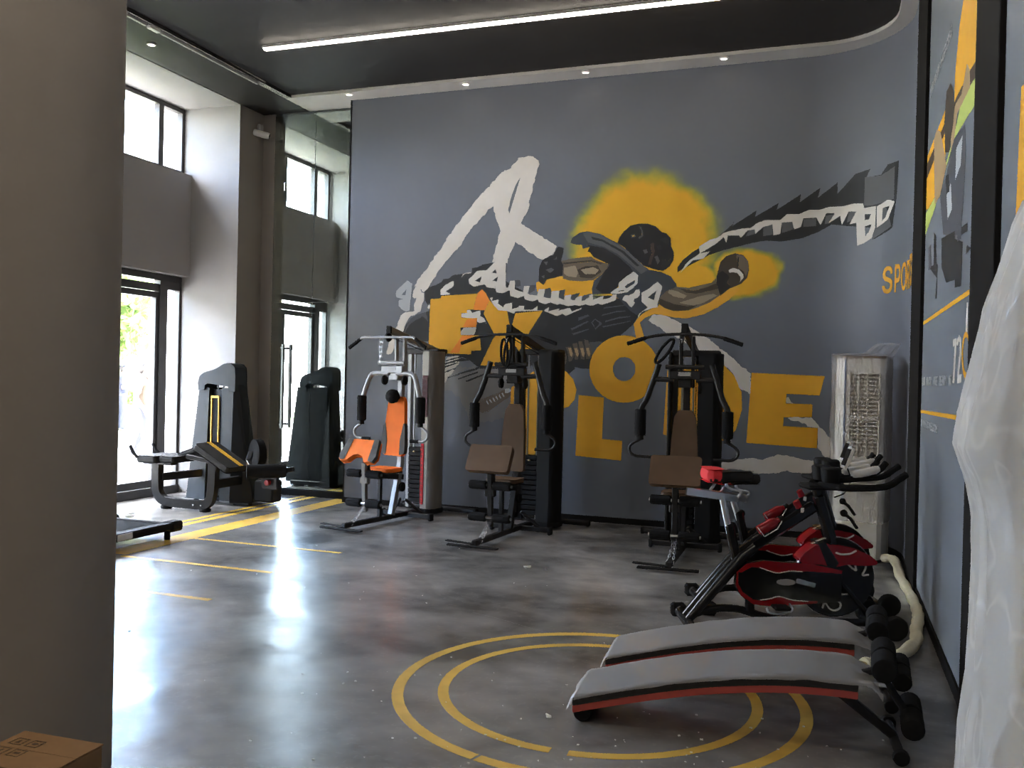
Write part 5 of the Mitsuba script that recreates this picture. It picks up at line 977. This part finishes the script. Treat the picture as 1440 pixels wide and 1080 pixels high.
def drape(prof, zs, seed, amp, n=72, mt='film', key=None, M=None, cap=True):
    """a sheet hung round a thing: prof(z) -> (cx, cy, rx, ry) and a superellipse outline with folds"""
    V, N = [], len(zs)
    for z in zs:
        cx, cy, ax, ay = prof(z)
        for t in np.arange(n) * 2 * np.pi / n:
            c, s = math.cos(t), math.sin(t); q = (abs(c) ** 4 + abs(s) ** 4) ** -.25
            w = amp * (meshkit.fbm(np.array([[c * 3.1 + seed, s * 3.1, z * 1.6]]), 3)[0] - .5) * 2 + amp * .5 * math.sin(t * 13 + 5 * math.sin(z * 2.3 + seed)) * (meshkit.noise(np.array([[c * 2, s * 2, z + seed]]))[0])
            w += amp * 1.3 * (.25 - abs(meshkit.fbm(np.array([[c * 5 + seed, s * 5 + z * 1.5, z * 3.2]]), 2)[0] - .5)) * (1 if n > 100 else .3)
            V.append((cx + (ax + w) * c * q, cy + (ay + w) * s * q, z + amp * .6 * (meshkit.noise(np.array([[c * 4, s * 4, z * 3 + seed]]))[0] - .5)))
    F = []
    for i in range(N - 1):
        for j in range(n):
            b = (j + 1) % n; F += [[i * n + j, i * n + b, (i + 1) * n + b], [i * n + j, (i + 1) * n + b, (i + 1) * n + j]]
    if cap:
        V.append(tuple(np.mean(V[-n:], 0) + np.array([0, 0, .01])))
        for j in range(n): F.append([(N - 1) * n + j, (N - 1) * n + (j + 1) % n, len(V) - 1])
    return put(key, trimesh.Trimesh(np.array(V), np.array(F), process=False), mt, True, M)
drape(lambda z: (0.0 , -.01, .238, .205), np.linspace(.35, 1.84, 60), 3.0, .016, 110, 'film', k + '__plastic_cover', M)
drape(lambda z: (.11 + (z - 1.80) * .9, -.05, .13 - .35 * (z - 1.80), .12 - .3 * (z - 1.80)), np.linspace(1.72, 1.93, 10), 9.0, .025, 40, 'film', k + '__plastic_cover', M)
k = nk('insulated_hose'); tag(k, 'cream foam-insulated hose lying along the right wall behind the benches', 'hose')
hp = spline([(.47, 8.40, .06), (.53, 8.1, .10), (.55, 7.7, .05), (.575, 7.2, .04), (.585, 6.75, .04), (.58, 6.50, .04), (.56, 6.28, .04), (.53, 6.05, .04), (.50, 5.75, .045), (.38, 5.40, .05), (.27, 5.20, .06), (.20, 5.10, .07)], 7)
put(k + '__sleeve', tube(hp, .036 + .004 * np.sin(np.arange(len(hp)) * 1.1), 14), 'hose')
put(k + '__fitting', [cyl((.205, 5.105, .07), (.15, 5.03, .075), .018, 14, .004), cyl((.185, 5.08, .071), (.165, 5.05, .074), .027, 6)], 'brass')
k = nk('wrapped_cabinet'); tag(k, 'tall cabinet shrouded in wrinkled clear plastic at the right edge', 'cabinet')
put(k + '__body', box(.425, .585, 2.02, 2.46, 0.02, 1.98, .02), 'ac_white', 35)
put(k + '__base', box(.44, .575, 2.04, 2.44, 0, .02), 'ac_dark', False)
zz = [0, .3, .6, .83, 1.0, 1.15, 1.25, 1.33, 1.42, 1.50, 1.62, 1.75, 1.83, 1.95, 2.01]; xxl = [.262, .285, .30, .312, .322, .328, .326, .310, .276, .285, .312, .338, .365, .40, .425]
prof = lambda z: ((np.interp(z, zz, xxl) + .605) / 2, 2.24, (.605 - np.interp(z, zz, xxl)) / 2, .25)
drape(prof, np.concatenate([np.linspace(.005, 2.0, 80)]), 5.0, .015, 130, 'film_dense', k + '__plastic_wrap')
k = nk('cardboard_box'); tag(k, 'low brown cardboard box with printed symbols in front of the partition', 'box')
M = RT(-2.40, 2.20, 0, 3)
put(k + '__body', box(-.16, .16, -.12, .12, 0, .30, .004), 'cardboard', False, M)
put(k + '__flap', box(-.162, .163, -.124, -.002, .300, .305), 'cardboard', False, M); put(k + '__flap', box(-.165, .16, .002, .123, .300, .304), 'cardboard', False, M)
for i, (a, b) in enumerate([(-.11, .045), (-.045, .045), (-.11, -.03), (-.045, -.03)]):
    s_ = sbox(a - .024, b - .024, a + .024, b + .024).difference(sbox(a - .020, b - .020, a + .020, b + .020)).union([Polygon([(a - .01, b - .012), (a + .01, b - .012), (a, b + .014)]), Polygon(ell(a, b, .012, .008, 14)), sbox(a - .004, b - .014, a + .004, b + .012), sbox(a - .012, b - .006, a + .012, b + .006)][i])
    put(k + '__symbol', ext(s_.buffer(0), .3053, .3058, 'xy'), 'ink', False, M)
# litter
for (x, y, a, s) in [(-2.28, 6.89, 20, .05), (-2.14, 6.90, 70, .025), (-6.9, 7.44, 10, .07), (-7.02, 7.60, 40, .05), (-1.17, 3.88, -25, .03)]:
    k = nk('paper_scrap'); n_ = len([q for q in labels if q.startswith('paper_scrap')])
    tag(k, ['crumpled white scrap on the open floor in front of the black gyms', 'tiny white scrap on the floor beside the crumpled one', 'white scrap on the floor by the door', 'small pale scrap close to the door sill', 'white sliver beside the foot of the front bench'][n_], 'scrap')
    g = nrng.uniform(-1, 1, (9, 3)) * [s, s * .6, .012] + [0, 0, .013]
    m = trimesh.convex.convex_hull(g); put(k, m, 'scrap', False, RT(x, y, 0, a))
crumbs = []
for i in range(170):
    x, y = (nrng.normal(-.75, .9), nrng.normal(3.75, .45)) if i < 120 else (nrng.uniform(-5, .3), nrng.uniform(3, 7.5))
    if x > .55 or x < -6: continue
    r_ = nrng.uniform(.0015, .0045); crumbs.append(box(x - r_, x + r_ * nrng.uniform(.5, 2), y - r_, y + r_, .0, r_))
put('debris', crumbs, 'scrap', False); tag('debris', 'tiny white crumbs scattered over the concrete floor', 'debris', kind='stuff')

# ---------------------------------------------------------------- outside the doors
S('pavement', box(-60, XD - .05, -40, 50, -.14, -.02), 'paver')
S('door_step', box(-8.6, XD - .05, YR0, 10.2, -.05, -.004), 'paver')
def blades(n, x0, x1, y0, y1, h):
    p = np.column_stack([nrng.uniform(x0, x1, n), nrng.uniform(y0, y1, n)]); a = nrng.uniform(0, 6.28, n); w = .02
    c, s = np.cos(a) * w, np.sin(a) * w; hh = h * nrng.uniform(.6, 1.3, n)
    V = np.stack([np.column_stack([p[:, 0] - c, p[:, 1] - s, np.full(n, .02)]), np.column_stack([p[:, 0] + c, p[:, 1] + s, np.full(n, .02)]), np.column_stack([p[:, 0] + nrng.uniform(-.04, .04, n), p[:, 1] + nrng.uniform(-.04, .04, n), hh])], 1).reshape(-1, 3)
    return trimesh.Trimesh(V, np.arange(3 * n).reshape(-1, 3), process=False)
S('ground_lawn', box(-26, -16, -12, 34, -.13, .0), 'lawn')
S('kerb', box(-16, -15.85, -12, 34, -.03, .06), 'facade')
S('outer_column', box(-9.25, -8.25, 10.70, 12.0, -.1, 6.0), 'facade')
S('neighbour_building', box(-34, -33, -30, 40, -.1, 5.0), 'facade')
def leaves(n, c, r, size, seed):
    g = np.random.default_rng(seed); d = g.normal(size=(n, 3)); d /= np.linalg.norm(d, axis=1, keepdims=True)
    p = np.array(c) + d * np.array(r) * g.uniform(.35, 1.0, (n, 1)) * (.75 + .5 * meshkit.noise(d * 2.2 + seed)[:, None])
    a, b = g.normal(size=(n, 3)), g.normal(size=(n, 3)); a /= np.linalg.norm(a, axis=1, keepdims=True); b -= a * (a * b).sum(1, keepdims=True); b /= np.linalg.norm(b, axis=1, keepdims=True)
    s = size * g.uniform(.6, 1.3, (n, 1))
    V = np.stack([p - a * s, p + b * s * .45, p + a * s, p - b * s * .45], 1).reshape(-1, 3); i = np.arange(n)[:, None] * 4
    return trimesh.Trimesh(V, np.vstack([i + [0, 1, 2], i + [0, 2, 3]]), process=False)
def tree(x, y, h, r, n, label, seed):
    k = nk('tree'); tag(k, label, 'tree', 'trees outside the doors'); g = np.random.default_rng(seed)
    put(k + '__trunk', tube(spline([(x, y, -.02), (x + .05, y, h * .3), (x - .05, y + .05, h * .6), (x, y, h * .9)], 5), np.linspace(.09, .03, 16), 8), 'bark')
    for i in range(6):
        a = g.uniform(0, 6.28); z0 = h * g.uniform(.35, .7); q = r * g.uniform(.6, .95)
        put(k + '__branch', tube(spline([(x, y, z0), (x + .4 * q * math.cos(a), y + .4 * q * math.sin(a), z0 + .25 * q), (x + q * math.cos(a), y + q * math.sin(a), z0 + .8 * q)], 4), np.linspace(.035, .01, 9), 6), 'bark')
    put(k + '__crown', leaves(n, (x, y, h * .72), (r, r, h * .34), .16, seed), 'leaf', False)
for i, (x, y, h, r, n, lb) in enumerate([(-20.5, 19.2, 5.0, 2.1, 5200, 'green leafy tree seen through the left door leaf'), (-15.0, 15.4, 3.9, 1.15, 1500, 'young thin tree with sparse leaves near the door post outside'), (-24.5, 25.5, 6.5, 3.0, 6000, 'tall pale green tree farthest outside'), (-22, 11.0, 6.0, 2.6, 5200, 'broad green tree outside, hidden from the doors but for its crown'), (-20, 3.0, 6.0, 2.6, 5200, 'green tree seen in the mirror behind the railing'), (-24, -4.0, 7.0, 3.2, 6000, 'taller green tree seen in the mirror, farther back')]):
    tree(x, y, h, r, n, lb, 11 + i)
labels['hedge'] = {'label': 'low green hedge at the far side of the lawn', 'category': 'hedge', 'kind': 'stuff'}
put('hedge', [leaves(700, (-27, y, .55), (.7, 1.3, .6), .14, 60 + i) for i, y in enumerate(np.arange(-10, 36, 2.0))], 'leaf', False)
k = nk('railing'); tag(k, 'white metal railing outside, seen in the mirror', 'railing')
put(k + '__top_rail', box(-13.03, -12.97, -1, 6.2, 1.0, 1.06, .01), 'white_plastic', False); put(k + '__bottom_rail', box(-13.02, -12.98, -1, 6.2, .12, .16, .008), 'white_plastic', False)
for y in np.arange(-1, 6.25, 1.2): put(k + '__post', box(-13.035, -12.965, y - .035, y + .035, -.02, 1.08, .008), 'white_plastic', False)
for y in np.arange(-.85, 6.2, .15): put(k + '__baluster', cyl((-13, y, .14), (-13, y, 1.02), .012, 8), 'white_plastic')

# ---------------------------------------------------------------- people outside
def fuse(bones, edge, taubin=8):
    out = []
    for a, ra, b, rb in bones:
        out.append(m3.Manifold.hull(m3.Manifold.sphere(ra, 20).translate(tuple(map(float, a))) + m3.Manifold.sphere(rb, 20).translate(tuple(map(float, b)))))
    m = m3.Manifold.batch_boolean(out, m3.OpType.Add).refine_to_length(edge).to_mesh()
    t = trimesh.Trimesh(m.vert_properties[:, :3], m.tri_verts, process=True); trimesh.smoothing.filter_taubin(t, iterations=taubin); return t
def hand(w, d, side):
    """five fingers from wrist w along direction d"""
    d = np.array(d, float); d /= np.linalg.norm(d); w = np.array(w, float); s = np.cross(d, [1, 0, 0.2]); s /= np.linalg.norm(s); u = np.cross(s, d)
    B = [(w, .026, w + d * .05, .032)]
    for i, (o, L) in enumerate([(-.030, .062), (-.010, .075), (.011, .070), (.031, .055)]):
        k0 = w + d * .08 + s * o; k1 = k0 + d * L * .55 + u * .008; k2 = k1 + d * L * .4 + u * .022
        B += [(w + d * .04 + s * o * .8, .014, k0, .0105), (k0, .0105, k1, .0095), (k1, .0095, k2, .008)]
    t0 = w + d * .03 + s * -.03 * side; t1 = t0 + d * .035 - s * .028 * side + u * .012; t2 = t1 + d * .03 - s * .004 * side + u * .012
    return B + [(t0, .015, t1, .012), (t1, .012, t2, .010)]
def person(x, y, deg, J, shirt, trouser, label, hat=None, bag=None, tall=1.0):
    M = RT(x, y, -.02, deg, tall); k = nk('person'); tag(k, label, 'person')
    J = {a: np.array(b, float) for a, b in J.items()}
    hd = J['head']; B = [(J['chest'] + [0, 0, .10], .062, hd - [0, 0, .09], .055), (hd + [0, 0, .03], .090, hd - [0, .02, .06], .066), (hd + [0, -.085, -.01], .016, hd + [0, -.092, -.03], .017), (hd + [-.085, 0, 0], .018, hd + [-.085, .01, -.03], .014), (hd + [.085, 0, 0], .018, hd + [.085, .01, -.03], .014)]
    B += [(J['pelvis'], .135, J['chest'], .150)]
    for s in ('l', 'r'):
        sd = -1 if s == 'l' else 1
        B += [(J['chest'] + [0, 0, .06], .10, J['sh' + s], .065), (J['sh' + s], .055, J['el' + s], .040), (J['el' + s], .040, J['wr' + s], .027)] + hand(J['wr' + s], J['wr' + s] - J['el' + s], sd)
        B += [(J['pelvis'], .12, J['hip' + s], .095), (J['hip' + s], .09, J['kn' + s], .058), (J['kn' + s], .056, J['an' + s], .038), (J['an' + s], .04, J['an' + s] + [0, -.14, -.045], .034)]
    put(k + '__body', fuse(B, .03), 'skin', True, M)
    sh = [(J['pelvis'] + [0, 0, .02], .150, J['chest'], .166)] + [q for s in 'lr' for q in ((J['chest'] + [0, 0, .06], .112, J['sh' + s], .078), (J['sh' + s], .07, J['sh' + s] * .35 + J['el' + s] * .65, .062))]
    put(k + '__shirt', fuse(sh, .04), shirt, True, M)
    tr = [(J['pelvis'] + [0, 0, .03], .146, J['pelvis'] - [0, 0, .03], .14)] + [q for s in 'lr' for q in ((J['pelvis'], .13, J['hip' + s], .108), (J['hip' + s], .103, J['kn' + s], .075), (J['kn' + s], .073, J['an' + s] + [0, 0, .02], .062))]
    put(k + '__trousers', fuse(tr, .04), trouser, True, M)
    for s in 'lr': put(k + '__shoe', fuse([(J['an' + s] + [0, .03, -.03], .045, J['an' + s] + [0, -.16, -.045], .038)], .025), 'shoe', True, M)
    e = put(k + '__hair', fuse([(hd + [0, .012, .045], .094, hd + [0, .03, -.02], .088)], .03), 'hair', True, M)
    for s in (-1, 1): put(k + '__eye', ball(hd + np.array([s * .032, -.087, .005]), .011, 1), 'white_cloth', 35, M)
    put(k + '__mouth', box(*(hd[0] - .022, hd[0] + .022), hd[1] - .088, hd[1] - .080, hd[2] - .062, hd[2] - .052, .003), 'red_cloth', 35, M)
    if hat: put(k + '__cap', fuse([(hd + [0, 0, .06], .102, hd + [0, .02, .05], .100)], .03) if False else [fuse([(hd + [0, 0, .065], .100, hd + [0, .02, .06], .100)], .03), lathe([(0, 0), (.165, 0), (.165, .008), (0, .02)], hd + np.array([0, 0, .055]), n=24)], hat, True, M)
    if bag: put(k + '__shoulder_bag', pad(rrect(-.10, .16, .58, .86, .04), -.22, -.17, 'yz', .015), bag, 40, M) if False else put(k + '__shoulder_bag', [box(.16, .22, -.14, .12, .62, .90, .03), tube(spline([(.19, 0, .88), (.14, -.12, 1.20), (-.08, -.05, 1.46), (.08, .14, 1.22), (.19, .05, .88)], 5), .012, 6)], bag, 35, M)
stand = dict(head=(0, -.01, 1.60), chest=(0, 0, 1.28), pelvis=(0, 0, .95), shl=(-.19, 0, 1.39), shr=(.19, 0, 1.39), ell=(-.24, .04, 1.10), elr=(.24, .02, 1.10), wrl=(-.22, -.10, .88), wrr=(.24, -.12, .88), hipl=(-.09, 0, .90), hipr=(.09, 0, .90), knl=(-.10, -.08, .50), knr=(.10, .05, .50), anl=(-.10, -.10, .085), anr=(.11, .22, .10))
person(-11.0, 12.14, 115, stand, 'tan_cloth', 'grey_cloth', 'person in tan top and grey trousers walking just outside the door', bag='brown_vinyl')
stand2 = {**stand, 'wrl': (-.08, -.22, 1.12), 'wrr': (.10, -.22, 1.12), 'anr': (.11, .0, .085), 'knr': (.10, -.02, .50), 'anl': (-.10, .0, .085), 'knl': (-.1, -.02, .5)}
person(-16.9, 17.9, 150, stand2, 'dark_cloth', 'dark_cloth', 'person in dark clothes and a brimmed hat farther off by the lawn', hat='dark_cloth')
